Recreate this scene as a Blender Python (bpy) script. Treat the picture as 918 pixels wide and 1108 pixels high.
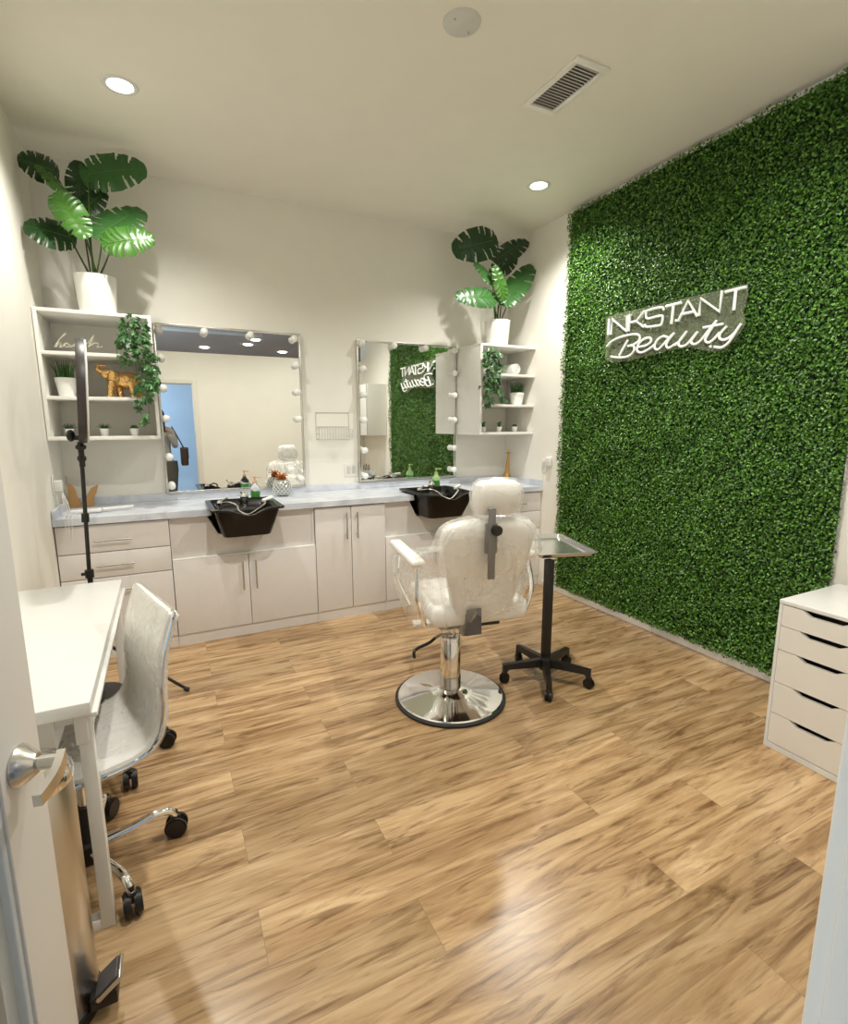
import bpy, bmesh, math, random
import numpy as np
from mathutils import Vector, Matrix, Quaternion, noise
random.seed(7)
for o in list(bpy.data.objects): bpy.data.objects.remove(o)
S = bpy.context.scene; COL = S.collection
R = math.radians
# ------------------------------------------------------------------ camera
F, PITCH, YAW, ROLL = 555.981, R(9.651), R(26.658), R(-.136)
CAM = Vector((.622, -4.204, 1.459))
r0 = Vector((math.cos(YAW), -math.sin(YAW), 0))
fw = Vector((math.sin(YAW)*math.cos(PITCH), math.cos(YAW)*math.cos(PITCH), -math.sin(PITCH)))
u0 = r0.cross(fw)
rt = r0*math.cos(ROLL) + u0*math.sin(ROLL); up = -r0*math.sin(ROLL) + u0*math.cos(ROLL)
cd = bpy.data.cameras.new('camera'); cam = bpy.data.objects.new('camera', cd); COL.objects.link(cam)
cd.sensor_fit = 'HORIZONTAL'; cd.sensor_width = 36; cd.lens = F/918*36; cd.clip_start = .005
M = Matrix((rt, up, -fw)).transposed().to_4x4(); M.translation = CAM; cam.matrix_world = M
S.camera = cam
def ray(px, py):
    return rt*((px-459)/F) + up*(-(py-554)/F) + fw
def at(px, py, axis, val):
    d = ray(px, py); return CAM + d*((val-CAM[axis])/d[axis])
# ------------------------------------------------------------------ light
W_, H_, D_ = 3.63, 3.11, 4.05
world = bpy.data.worlds.new('world'); S.world = world; world.use_nodes = True
world.node_tree.nodes['Background'].inputs[0].default_value = (.75, .85, 1, 1)
world.node_tree.nodes['Background'].inputs[1].default_value = .25
S.view_settings.view_transform = 'Standard'; S.view_settings.look = 'None'; S.view_settings.gamma = 1
S.view_settings.use_curve_mapping = False
S.view_settings.exposure = 0.0
LAMP_W = 134; LAMP_C = (1, .972, .89)
def spot(x, y, z, e, c=LAMP_C, size=140, blend=1, rad=.028, name='downlight_beam'):
    l = bpy.data.lights.new(name, 'SPOT'); l.energy = e; l.color = c; l.spot_size = R(size); l.spot_blend = blend
    l.shadow_soft_size = rad
    o = bpy.data.objects.new(name, l); o.location = (x, y, z); COL.objects.link(o); return o
def area(x, y, z, sx, sy, e, c, rot, name='daylight'):
    l = bpy.data.lights.new(name, 'AREA'); l.energy = e; l.color = c; l.shape = 'RECTANGLE'; l.size = sx; l.size_y = sy
    o = bpy.data.objects.new(name, l); o.location = (x, y, z); o.rotation_euler = rot; COL.objects.link(o); return o
DL = [(.566, -.992), (3.11, -1.053), (1.0, -2.7), (2.5, -2.8)]
for i_, (x, y) in enumerate(DL): spot(x, y, H_-.03, LAMP_W*(.78, 1.0, .86, .92)[i_], size=(140 if i_ < 2 else 158))
# daylight in the hall behind the doorway (big windows further along the hall)
area(-1.2, -5.2, 1.7, 1.4, 1.8, 80, (.62, .80, 1), (0, R(-90), R(-28)))
for x, y in ((1.6, -8.2), (2.4, -7.4), (2.4, -6.8), (3.2, -8.2)): spot(x, y, 3.05, 60, (1, .95, .9))
# ------------------------------------------------------------------ materials
MATS = {}
def mat(name, col, rough=.5, metal=0, spec=.5, emit=0, alpha=1, trans=0, bump=0, bscale=30, var=0, vscale=6, coat=0, stretch=None, ecol=None, ior=1.45):
    if name in MATS: return MATS[name]
    m = bpy.data.materials.new(name); m.use_nodes = True; nt = m.node_tree; b = nt.nodes['Principled BSDF']
    I = b.inputs
    I['Base Color'].default_value = (*col, 1); I['Roughness'].default_value = rough; I['Metallic'].default_value = metal
    I['Specular IOR Level'].default_value = spec; I['Alpha'].default_value = alpha; I['Transmission Weight'].default_value = trans
    I['Coat Weight'].default_value = coat; I['IOR'].default_value = ior
    if emit: I['Emission Color'].default_value = (*(ecol or col), 1); I['Emission Strength'].default_value = emit
    tc = nt.nodes.new('ShaderNodeTexCoord'); mp = nt.nodes.new('ShaderNodeMapping')
    nt.links.new(tc.outputs['Object'], mp.inputs[0])
    if stretch: mp.inputs['Scale'].default_value = stretch
    n = nt.nodes.new('ShaderNodeTexNoise'); n.inputs['Scale'].default_value = vscale; n.inputs['Detail'].default_value = 4
    nt.links.new(mp.outputs[0], n.inputs[0])
    v = var if var else .03
    mx = nt.nodes.new('ShaderNodeMix'); mx.data_type = 'RGBA'
    mx.inputs[6].default_value = (*[c*(1-v) for c in col], 1); mx.inputs[7].default_value = (*[min(1, c*(1+v)) for c in col], 1)
    nt.links.new(n.outputs[0], mx.inputs[0]); nt.links.new(mx.outputs[2], I['Base Color'])
    if bump:
        n2 = nt.nodes.new('ShaderNodeTexNoise'); n2.inputs['Scale'].default_value = bscale; n2.inputs['Detail'].default_value = 5
        nt.links.new(mp.outputs[0], n2.inputs[0])
        bp = nt.nodes.new('ShaderNodeBump'); bp.inputs['Strength'].default_value = bump; bp.inputs['Distance'].default_value = .01
        nt.links.new(n2.outputs[0], bp.inputs['Height']); nt.links.new(bp.outputs[0], I['Normal'])
    MATS[name] = m; return m
wallm = mat('wall_paint', (.875, .85, .775), .6, bump=.04, bscale=180)
ceilm = mat('ceiling_paint', (.865, .835, .745), .7, bump=.03, bscale=150)
trimm = mat('trim_white', (.82, .80, .76), .35)
cabm = mat('cabinet_laminate', (.79, .755, .735), .35, var=.03, vscale=3, stretch=(8, 1, 8))
carcm = mat('cabinet_gap', (.10, .08, .07), .7)
shelfm = mat('shelf_white', (.86, .85, .80), .4)
white = mat('white_gloss', (.78, .775, .745), .25)
ceramic = mat('ceramic_white', (.86, .86, .83), .3)
chrome = mat('chrome', (.86, .86, .85), .07, 1)
steel = mat('brushed_steel', (.62, .60, .57), .28, 1, bump=.03, bscale=80, stretch=(1, 1, 20))
nickel = mat('satin_nickel', (.66, .64, .60), .25, 1)
black = mat('black_plastic', (.012, .010, .009), .38)
blackm = mat('black_metal', (.016, .014, .013), .35)
darkgrey = mat('dark_grey', (.08, .075, .075), .5)
greymetal = mat('grey_metal', (.20, .19, .185), .4, .4)
bowlm = mat('bowl_black', (.008, .006, .005), .22, spec=.35)
gold = mat('gold_leaf', (.80, .50, .20), .22, 1, bump=.6, bscale=60)
brass = mat('brass_satin', (.62, .38, .14), .3, 1)
tanwood = mat('tan_wood', (.55, .31, .12), .55, var=.15)
soil = mat('soil', (.03, .02, .015), .9, bump=.5)
vinyl = mat('white_vinyl', (.84, .825, .79), .35, bump=.06, bscale=25)
glassm = mat('clear_glass', (.95, .97, .98), .03, trans=1)
greenliq = mat('green_soap', (.10, .42, .08), .1, trans=.5)
mirrorm = mat('mirror_silver', (.90, .91, .89), .0, 1)
rubber = mat('rubber', (.02, .02, .02), .6)
stemm = mat('plant_stem', (.08, .16, .03), .5)
stemd = mat('plant_stem_dark', (.035, .035, .02), .5)
fabric = mat('towel_fabric', (.80, .80, .76), .9, bump=.3, bscale=90)
hallc = mat('hall_ceiling_grey', (.56, .48, .42), .85, bump=.1, bscale=50)
daylit_wall = mat('hall_wall_daylight_tint', (.60, .77, .95), .7)  # cool cast of the hall daylight is put into the wall colour
acryl = bpy.data.materials.new('acrylic_clear'); acryl.use_nodes = True
b_ = acryl.node_tree.nodes['Principled BSDF']; b_.inputs['Base Color'].default_value = (.36, .38, .28, 1); b_.inputs['Alpha'].default_value = .22; b_.inputs['Roughness'].default_value = .08
pane = bpy.data.materials.new('window_glass'); pane.use_nodes = True
b_ = pane.node_tree.nodes['Principled BSDF']; b_.inputs['Base Color'].default_value = (.75, .82, .85, 1); b_.inputs['Alpha'].default_value = .18; b_.inputs['Roughness'].default_value = .03

def leafmat(name, c0, c1, rough=.35, trans=.15):
    m = bpy.data.materials.new(name); m.use_nodes = True; nt = m.node_tree; b = nt.nodes['Principled BSDF']
    at_ = nt.nodes.new('ShaderNodeAttribute'); at_.attribute_name = 'tint'
    mx = nt.nodes.new('ShaderNodeMix'); mx.data_type = 'RGBA'
    mx.inputs[6].default_value = (*c0, 1); mx.inputs[7].default_value = (*c1, 1)
    nt.links.new(at_.outputs['Fac'], mx.inputs[0]); nt.links.new(mx.outputs[2], b.inputs['Base Color'])
    b.inputs['Roughness'].default_value = rough
    b.inputs['Subsurface Weight'].default_value = 0
    return m
boxleaf = leafmat('boxwood_leaf', (.018, .072, .005), (.19, .44, .05), .36)
ivyleaf = leafmat('ivy_leaf', (.015, .07, .012), (.05, .17, .035), .4)
grassleaf = leafmat('grass_blade', (.015, .07, .01), (.08, .2, .04), .4)

def monstera_mat(name, col):
    m = mat(name, col, .34, var=.3, vscale=14); return m
mon_dark = monstera_mat('monstera_dark', (.016, .055, .014))
mon_mid = monstera_mat('monstera_green', (.032, .115, .024))
mon_bright = monstera_mat('monstera_bright', (.042, .125, .016))

def plastic_film(nm='plastic_film', bs=.8, ns=5.5, dmin=.14):
    m = bpy.data.materials.new(nm); m.use_nodes = True; nt = m.node_tree; nt.nodes.clear()
    out = nt.nodes.new('ShaderNodeOutputMaterial')
    tr = nt.nodes.new('ShaderNodeBsdfTransparent'); gl = nt.nodes.new('ShaderNodeBsdfGlossy'); df = nt.nodes.new('ShaderNodeBsdfDiffuse'); tl = nt.nodes.new('ShaderNodeBsdfTranslucent')
    gl.inputs['Roughness'].default_value = .16; gl.inputs['Color'].default_value = (1, 1, 1, 1)
    df.inputs['Color'].default_value = (.97, .96, .93, 1); tl.inputs['Color'].default_value = (.97, .96, .93, 1)
    tc = nt.nodes.new('ShaderNodeTexCoord'); n = nt.nodes.new('ShaderNodeTexNoise'); n.inputs['Scale'].default_value = ns; n.inputs['Detail'].default_value = 2.2
    n.inputs['Distortion'].default_value = 1.2
    nt.links.new(tc.outputs['Object'], n.inputs[0])
    bp = nt.nodes.new('ShaderNodeBump'); bp.inputs['Strength'].default_value = bs; bp.inputs['Distance'].default_value = .035
    nt.links.new(n.outputs[0], bp.inputs['Height']); nt.links.new(bp.outputs[0], gl.inputs['Normal'])
    a1 = nt.nodes.new('ShaderNodeMixShader'); nt.links.new(df.outputs[0], a1.inputs[1]); nt.links.new(tl.outputs[0], a1.inputs[2]); a1.inputs[0].default_value = .4
    rp = nt.nodes.new('ShaderNodeMapRange'); rp.inputs['From Min'].default_value = .4; rp.inputs['From Max'].default_value = .7
    rp.inputs['To Min'].default_value = dmin; rp.inputs['To Max'].default_value = .42
    nt.links.new(n.outputs[0], rp.inputs[0])
    a2 = nt.nodes.new('ShaderNodeMixShader'); nt.links.new(rp.outputs[0], a2.inputs[0]); nt.links.new(tr.outputs[0], a2.inputs[1]); nt.links.new(a1.outputs[0], a2.inputs[2])
    fr = nt.nodes.new('ShaderNodeFresnel'); fr.inputs[0].default_value = 1.35; nt.links.new(bp.outputs[0], fr.inputs['Normal'])
    a3 = nt.nodes.new('ShaderNodeMixShader'); fm = nt.nodes.new('ShaderNodeMapRange'); fm.inputs['From Max'].default_value = .6; fm.inputs['To Min'].default_value = .02; fm.inputs['To Max'].default_value = .22; nt.links.new(fr.outputs[0], fm.inputs[0]); nt.links.new(fm.outputs[0], a3.inputs[0]); nt.links.new(a2.outputs[0], a3.inputs[1]); nt.links.new(gl.outputs[0], a3.inputs[2])
    nt.links.new(a3.outputs[0], out.inputs[0]); return m
film = plastic_film(); film_thin = plastic_film('thin_plastic_wrap', .4, 7, .04)

def marble():
    m = bpy.data.materials.new('marble_laminate'); m.use_nodes = True; nt = m.node_tree; b = nt.nodes['Principled BSDF']
    tc = nt.nodes.new('ShaderNodeTexCoord'); n = nt.nodes.new('ShaderNodeTexNoise'); n.inputs['Scale'].default_value = 3.5; n.inputs['Detail'].default_value = 8; n.inputs['Distortion'].default_value = 1.8
    nt.links.new(tc.outputs['Object'], n.inputs[0])
    cr = nt.nodes.new('ShaderNodeValToRGB'); e = cr.color_ramp.elements
    e[0].position = .35; e[0].color = (.53, .57, .64, 1); e[1].position = .62; e[1].color = (.72, .75, .81, 1)
    x = cr.color_ramp.elements.new(.5); x.color = (.66, .69, .76, 1)
    nt.links.new(n.outputs[0], cr.inputs[0]); nt.links.new(cr.outputs[0], b.inputs['Base Color']); b.inputs['Roughness'].default_value = .28
    return m
marblem = marble()

def floor_mat():
    m = bpy.data.materials.new('oak_planks'); m.use_nodes = True; nt = m.node_tree; b = nt.nodes['Principled BSDF']; L = nt.links.new
    N = nt.nodes.new
    tc = N('ShaderNodeTexCoord'); br = N('ShaderNodeTexBrick'); L(tc.outputs['Object'], br.inputs[0])
    br.offset = .37; br.offset_frequency = 2; br.squash = 1
    for k, v in (('Scale', 1), ('Brick Width', 1.22), ('Row Height', .185), ('Mortar Size', .0008), ('Mortar Smooth', .1), ('Bias', 0)): br.inputs[k].default_value = v
    br.inputs['Color1'].default_value = (0, 0, 0, 1); br.inputs['Color2'].default_value = (1, 1, 1, 1); br.inputs['Mortar'].default_value = (.5, .5, .5, 1)
    sp = N('ShaderNodeSeparateColor'); L(br.outputs['Color'], sp.inputs[0])
    rnd = sp.outputs[0]
    mul = N('ShaderNodeMath'); mul.operation = 'MULTIPLY'; mul.inputs[1].default_value = 17.3; L(rnd, mul.inputs[0])
    cx = N('ShaderNodeCombineXYZ'); L(mul.outputs[0], cx.inputs[0]); L(mul.outputs[0], cx.inputs[2])
    ad = N('ShaderNodeVectorMath'); L(tc.outputs['Object'], ad.inputs[0]); L(cx.outputs[0], ad.inputs[1])
    def nz(scale, sc, det, dist, rough=.6):
        mp = N('ShaderNodeMapping'); mp.inputs['Scale'].default_value = sc; L(ad.outputs[0], mp.inputs[0])
        n = N('ShaderNodeTexNoise'); n.inputs['Scale'].default_value = scale; n.inputs['Detail'].default_value = det; n.inputs['Distortion'].default_value = dist; n.inputs['Roughness'].default_value = rough
        L(mp.outputs[0], n.inputs[0]); return n.outputs[0]
    big = nz(1.0, (1.6, 13, 1), 6, 1.0); fine = nz(1.0, (6, 110, 1), 4, .3); mid = nz(1.0, (2.6, 24, 1), 6, 1.6)
    cr = N('ShaderNodeValToRGB'); e = cr.color_ramp.elements
    e[0].position = .28; e[0].color = (.19, .105, .045, 1); e[1].position = .72; e[1].color = (.60, .425, .245, 1)
    x = e.new(.40); x.color = (.34, .205, .098, 1); x = e.new(.53); x.color = (.475, .31, .16, 1)
    L(big, cr.inputs[0])
    st = N('ShaderNodeValToRGB'); e = st.color_ramp.elements; e[0].position = .33; e[0].color = (.36, .29, .23, 1); e[1].position = .49; e[1].color = (1, 1, 1, 1); L(mid, st.inputs[0])
    m1 = N('ShaderNodeMix'); m1.data_type = 'RGBA'; m1.blend_type = 'MULTIPLY'; m1.inputs[0].default_value = .8; L(cr.outputs[0], m1.inputs[6]); L(st.outputs[0], m1.inputs[7])
    fr = N('ShaderNodeMapRange'); fr.inputs['To Min'].default_value = .72; fr.inputs['To Max'].default_value = 1.28; L(fine, fr.inputs[0])
    m2 = N('ShaderNodeMix'); m2.data_type = 'RGBA'; m2.blend_type = 'MULTIPLY'; m2.inputs[0].default_value = 1; L(m1.outputs[2], m2.inputs[6]); L(fr.outputs[0], m2.inputs[7])
    pr = N('ShaderNodeMapRange'); pr.inputs['To Min'].default_value = .86; pr.inputs['To Max'].default_value = 1.14; L(rnd, pr.inputs[0])
    m3 = N('ShaderNodeMix'); m3.data_type = 'RGBA'; m3.blend_type = 'MULTIPLY'; m3.inputs[0].default_value = 1; L(m2.outputs[2], m3.inputs[6]); L(pr.outputs[0], m3.inputs[7])
    m4 = N('ShaderNodeMix'); m4.data_type = 'RGBA'; L(br.outputs['Fac'], m4.inputs[0]); L(m3.outputs[2], m4.inputs[6]); m4.inputs[7].default_value = (.27, .175, .095, 1)
    L(m4.outputs[2], b.inputs['Base Color']); b.inputs['Roughness'].default_value = .27; b.inputs['Specular IOR Level'].default_value = .5
    bp = N('ShaderNodeBump'); bp.inputs['Strength'].default_value = .12; bp.inputs['Distance'].default_value = .002; L(mid, bp.inputs['Height']); L(bp.outputs[0], b.inputs['Normal'])
    return m

# ------------------------------------------------------------------ mesh helpers
class B:
    def __init__(s): s.bm = bmesh.new()
    def box(s, x0, x1, y0, y1, z0, z1, bev=0, mtx=None):
        if x0 > x1: x0, x1 = x1, x0
        if y0 > y1: y0, y1 = y1, y0
        if z0 > z1: z0, z1 = z1, z0
        t = bmesh.new(); bmesh.ops.create_cube(t, size=1)
        bmesh.ops.scale(t, vec=(x1-x0, y1-y0, z1-z0), verts=t.verts)
        bmesh.ops.translate(t, vec=((x0+x1)/2, (y0+y1)/2, (z0+z1)/2), verts=t.verts)
        if bev: bmesh.ops.bevel(t, geom=list(t.edges), offset=min(bev, .45*min(x1-x0, y1-y0, z1-z0)), segments=3, profile=.5, affect='EDGES')
        return s._in(t, mtx)
    def _in(s, t, mtx=None):
        if mtx is not None: bmesh.ops.transform(t, matrix=mtx, verts=t.verts)
        me = bpy.data.meshes.new('t'); t.to_mesh(me); t.free(); s.bm.from_mesh(me); bpy.data.meshes.remove(me); return s
    def cyl(s, p0, p1, r0_, r1=None, seg=20, bev=0):
        p0, p1 = Vector(p0), Vector(p1); r1 = r0_ if r1 is None else r1; d = p1-p0; L = d.length
        t = bmesh.new(); bmesh.ops.create_cone(t, cap_ends=True, segments=seg, radius1=r0_, radius2=r1, depth=L)
        if bev: bmesh.ops.bevel(t, geom=[e for e in t.edges if len(e.link_faces) == 2 and max(len(f.verts) for f in e.link_faces) > 4], offset=bev, segments=2, affect='EDGES')
        q = Vector((0, 0, 1)).rotation_difference(d.normalized())
        return s._in(t, Matrix.Translation((p0+p1)/2) @ q.to_matrix().to_4x4())
    def sph(s, c, r, sc=(1, 1, 1), seg=16, rot=None):
        t = bmesh.new(); bmesh.ops.create_uvsphere(t, u_segments=seg, v_segments=max(6, seg*2//3), radius=r)
        m = Matrix.Translation(c) @ (rot.to_4x4() if rot is not None else Matrix.Identity(4)) @ Matrix.Diagonal((*sc, 1))
        return s._in(t, m)
    def lathe(s, prof, c=(0, 0, 0), seg=28, close=False):
        bm = s.bm; rings = []
        for r_, z in prof:
            rings.append([bm.verts.new((c[0]+r_*math.cos(2*math.pi*i/seg), c[1]+r_*math.sin(2*math.pi*i/seg), c[2]+z)) for i in range(seg)])
        for a, b in zip(rings, rings[1:]):
            for i in range(seg): bm.faces.new((a[i], a[(i+1) % seg], b[(i+1) % seg], b[i]))
        if prof[0][0] > 1e-4: bm.faces.new(rings[0][::-1])
        if prof[-1][0] > 1e-4 and close is False: bm.faces.new(rings[-1])
        return s
    def tube(s, pts, r, seg=8, taper=None, cap=True):
        pts = [Vector(p) for p in pts]; bm = s.bm; n = len(pts); rings = []; prev = None
        for i, p in enumerate(pts):
            d = (pts[min(i+1, n-1)]-pts[max(i-1, 0)]).normalized()
            if prev is None: a = d.orthogonal().normalized()
            else:
                a = prev - d*prev.dot(d); a = a.normalized() if a.length > 1e-6 else d.orthogonal().normalized()
            prev = a; b = d.cross(a); rr = r[i] if isinstance(r, (list, tuple)) else r*(1 if taper is None else 1+(taper-1)*i/(n-1))
            rings.append([bm.verts.new(p+(a*math.cos(2*math.pi*k/seg)+b*math.sin(2*math.pi*k/seg))*rr) for k in range(seg)])
        for a, b in zip(rings, rings[1:]):
            for k in range(seg): bm.faces.new((a[k], a[(k+1) % seg], b[(k+1) % seg], b[k]))
        if cap: bm.faces.new(rings[0][::-1]); bm.faces.new(rings[-1])
        return s
    def prism(s, pts, d):
        """closed polygon of 3D points extruded by vector d"""
        d = Vector(d); bm = s.bm; a = [bm.verts.new(p) for p in pts]; b = [bm.verts.new(Vector(p)+d) for p in pts]; n = len(a)
        bm.faces.new(a); bm.faces.new(b[::-1])
        for i in range(n): bm.faces.new((a[i], b[i], b[(i+1) % n], a[(i+1) % n]))
        return s
    def loft(s, rings, caps=True):
        bm = s.bm; V = [[bm.verts.new(p) for p in r_] for r_ in rings]; n = len(V[0])
        for a, b in zip(V, V[1:]):
            for i in range(n): bm.faces.new((a[i], a[(i+1) % n], b[(i+1) % n], b[i]))
        if caps: bm.faces.new(V[0][::-1]); bm.faces.new(V[-1])
        return s
def spl(pts, k=8):
    """Catmull-Rom through the points"""
    P = [Vector(p) for p in pts]; P = [P[0]*2-P[1]] + P + [P[-1]*2-P[-2]]; out = []
    for i in range(1, len(P)-2):
        for j in range(k):
            t = j/k; a, b, c, d = P[i-1:i+3]
            out.append(.5*((2*b)+(c-a)*t+(2*a-5*b+4*c-d)*t*t+(3*b-a-3*c+d)*t**3))
    out.append(P[-2]); return out
def link(name, b, m, parent=None, smooth=True, world=False, angle=40):
    me = bpy.data.meshes.new(name)
    if world and parent is not None:
        o = Vector((0, 0, 0)); p = parent
        while p is not None: o += Vector(p.location); p = p.parent
        bmesh.ops.translate(b.bm, vec=-o, verts=b.bm.verts)
    bmesh.ops.recalc_face_normals(b.bm, faces=b.bm.faces)
    b.bm.to_mesh(me); b.bm.free(); me.materials.append(m)
    if smooth:
        me.shade_smooth() if hasattr(me, 'shade_smooth') else None
        try: me.set_sharp_from_angle(angle=R(angle))
        except Exception: pass
    o = bpy.data.objects.new(name, me); COL.objects.link(o)
    if parent is not None: o.parent = parent
    return o
def tag(o, label, cat, group=None, kind=None):
    o['label'] = label; o['category'] = cat
    if group: o['group'] = group
    if kind: o['kind'] = kind
    return o
def thing(name, label, cat, loc=(0, 0, 0), rz=0, group=None):
    o = bpy.data.objects.new(name, None); COL.objects.link(o); o.location = loc; o.rotation_euler = (0, 0, rz); o.empty_display_size = .1
    return tag(o, label, cat, group)
def struct(name, b, m, **k):
    o = link(name, b, m, **k); o['kind'] = 'structure'; return o
def kids(o): return [c for c in bpy.data.objects if c.parent == o]
def dup(o, loc=None, rz=None, label=None, parent=None):
    c = o.copy(); COL.objects.link(c); c.parent = parent
    for ch in kids(o): dup(ch, parent=c)
    if loc is not None: c.location = loc
    if rz is not None: c.rotation_euler = (0, 0, rz)
    if label: c['label'] = label
    return c
def remesh(o, vox, smooth=6):
    m = o.modifiers.new('r', 'REMESH'); m.mode = 'VOXEL'; m.voxel_size = vox; m.use_smooth_shade = True
    if smooth: s_ = o.modifiers.new('s', 'SMOOTH'); s_.iterations = smooth; s_.factor = .5

# ------------------------------------------------------------------ structure
struct('floor', B().box(-.1, W_+.1, -D_, .1, -.1, 0), floor_mat(), smooth=False)
struct('trim_threshold', B().box(-2, 6, -9.6, -D_, -.1, 0), mat('hall_floor', (.35, .30, .25), .4), smooth=False)
struct('ceiling', B().box(-.1, W_+.1, -D_-.12, .1, H_, H_+.1), ceilm, smooth=False)
struct('wall_back', B().box(-.1, W_+.1, 0, .1, 0, H_), wallm, smooth=False)
struct('wall_left', B().box(-.1, 0, -D_-.12, 0, 0, H_), wallm, smooth=False)
struct('wall_right', B().box(W_, W_+.1, -D_-.12, 0, 0, H_), wallm, smooth=False)
OX0, OX1, OH, FH = .19, 1.06, 2.05, 2.47
fwb = B().box(0, OX0, -D_-.12, -D_, 0, FH).box(OX1, W_, -D_-.12, -D_, 0, FH).box(OX0, OX1, -D_-.12, -D_, OH, FH)
struct('wall_front', fwb, wallm, smooth=False)
# door casing (room side and inside the opening)
cas = B().box(OX1-.02, OX1, -D_-.12, -D_+.0, 0, OH, .002).box(OX0, OX0+.02, -D_-.12, -D_, 0, OH, .002).box(OX0+.02, OX1-.02, -D_-.12, -D_, OH-.02, OH, .002)
cas.box(OX1-.012, OX1+.055, -D_, -D_+.015, 0, OH+.05, .003).box(max(OX0-.055, 0.005), OX0+.012, -D_, -D_+.015, 0, OH+.05, .003).box(OX0+.012, OX1-.012, -D_, -D_+.015, OH-.012, OH+.05, .003)
struct('trim_1', cas, mat('casing_cream', (.78, .75, .68), .45))
struct('baseboard_right', B().box(W_-.014, W_, -D_+.02, -.62, 0, .055, .003), trimm)
struct('baseboard_left', B().box(0, .012, -D_+.02, -.62, 0, .055, .003), trimm)
struct('baseboard_front', B().box(OX1+.06, W_-.02, -D_, -D_+.012, 0, .055, .003), trimm)
# hall beyond the doorway
struct('wall_hall', B().box(-2, 6, -9.7, -9.6, 0, H_).box(-2.1, -2, -9.6, -6.9, 0, H_), mat('hall_wall', (.62, .60, .57), .8), smooth=False)
struct('wall_hall_side', B().box(.0, 1.75, -6.1, -6.0, 0, 2.45), daylit_wall, smooth=False)
struct('ceiling_hall', B().box(-2, 6, -9.6, -D_-.12, H_+.02, H_+.1), hallc, smooth=False)
cp = B().box(.2, 2.4, -6.08, -6.0, H_-.05, H_+.01, .01)
tag(link('ceiling_conduit', cp, mat('pale_conduit', (.75, .75, .72), .5)), 'long pale conduit box under the dark hall ceiling, seen in the left mirror', 'conduit')

# ------------------------------------------------------------------ ceiling fittings
lampm = mat('lamp_lens', (1, .98, .94), .5, emit=14, ecol=(1, .97, .9))
labs = ['bright round recessed downlight above the left potted monstera', 'bright round recessed downlight near the green wall corner',
        'round recessed downlight over the white desk, out of view overhead', 'round recessed downlight over the drawer unit, out of view overhead']
for i, (x, y) in enumerate(DL):
    t = thing('recessed_downlight', labs[i], 'ceiling light', (x, y, H_), group='room ceiling downlights')
    link('trim_ring', B().lathe([(.058, 0), (.058, -.004), (.064, -.007), (.078, -.005), (.082, 0)], close=True), white, t)
    link('lens', B().cyl((0, 0, -.0035), (0, 0, -.0005), .057, seg=32), lampm, t)
for i, (x, y) in enumerate(((1.57, -8.36), (2.36, -7.54), (2.4, -6.84), (3.24, -8.38))):
    o = tag(link('hall_downlight', B().cyl((0, 0, 0), (0, 0, .012), .09, seg=24), lampm),
            ['small bright hall ceiling light, leftmost in the left mirror', 'small hall ceiling light, lower one of the middle pair in the mirror',
             'hall ceiling light, upper and larger of the middle pair in the mirror', 'hall ceiling light, rightmost in the left mirror'][i], 'ceiling light', 'hall ceiling lights')
    o.location = (x, y, H_+.005)
t = thing('ceiling_cover', 'round flat off-white cover plate on the ceiling', 'cover plate', (1.867, -2.087, H_))
link('disc', B().lathe([(0, -.012), (.068, -.012), (.078, -.006), (.08, 0)], close=True), mat('cover_offwhite', (.66, .655, .62), .5), t)
link('screw', B().cyl((-.045, -.02, -.016), (-.045, -.02, -.011), .004), nickel, t)
link('screw', B().cyl((.045, .02, -.016), (.045, .02, -.011), .004), nickel, t)
t = thing('ceiling_vent', 'white rectangular air vent with grey louvres on the ceiling', 'air vent', (2.535, -1.953, H_))
link('frame', B().box(-.10, .10, .17, .207, -.012, 0, .004).box(-.10, .10, -.207, -.17, -.012, 0, .004).box(-.10, -.07, -.17, .17, -.012, 0, .004).box(.07, .10, -.17, .17, -.012, 0, .004), shelfm, t)
link('backing', B().box(-.07, .07, -.17, .17, -.003, -.0005), mat('vent_dark', (.20, .19, .175), .8), t)
vs = mat('vent_slat', (.62, .60, .57), .5)
for k in range(17):
    y = -.16+k*.02
    link('slat', B().box(-.07, .07, -.0085, .0085, -.001, .001, mtx=Matrix.Translation((0, y, -.007)) @ Matrix.Rotation(R(28), 4, 'X')), vs, t)

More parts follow.
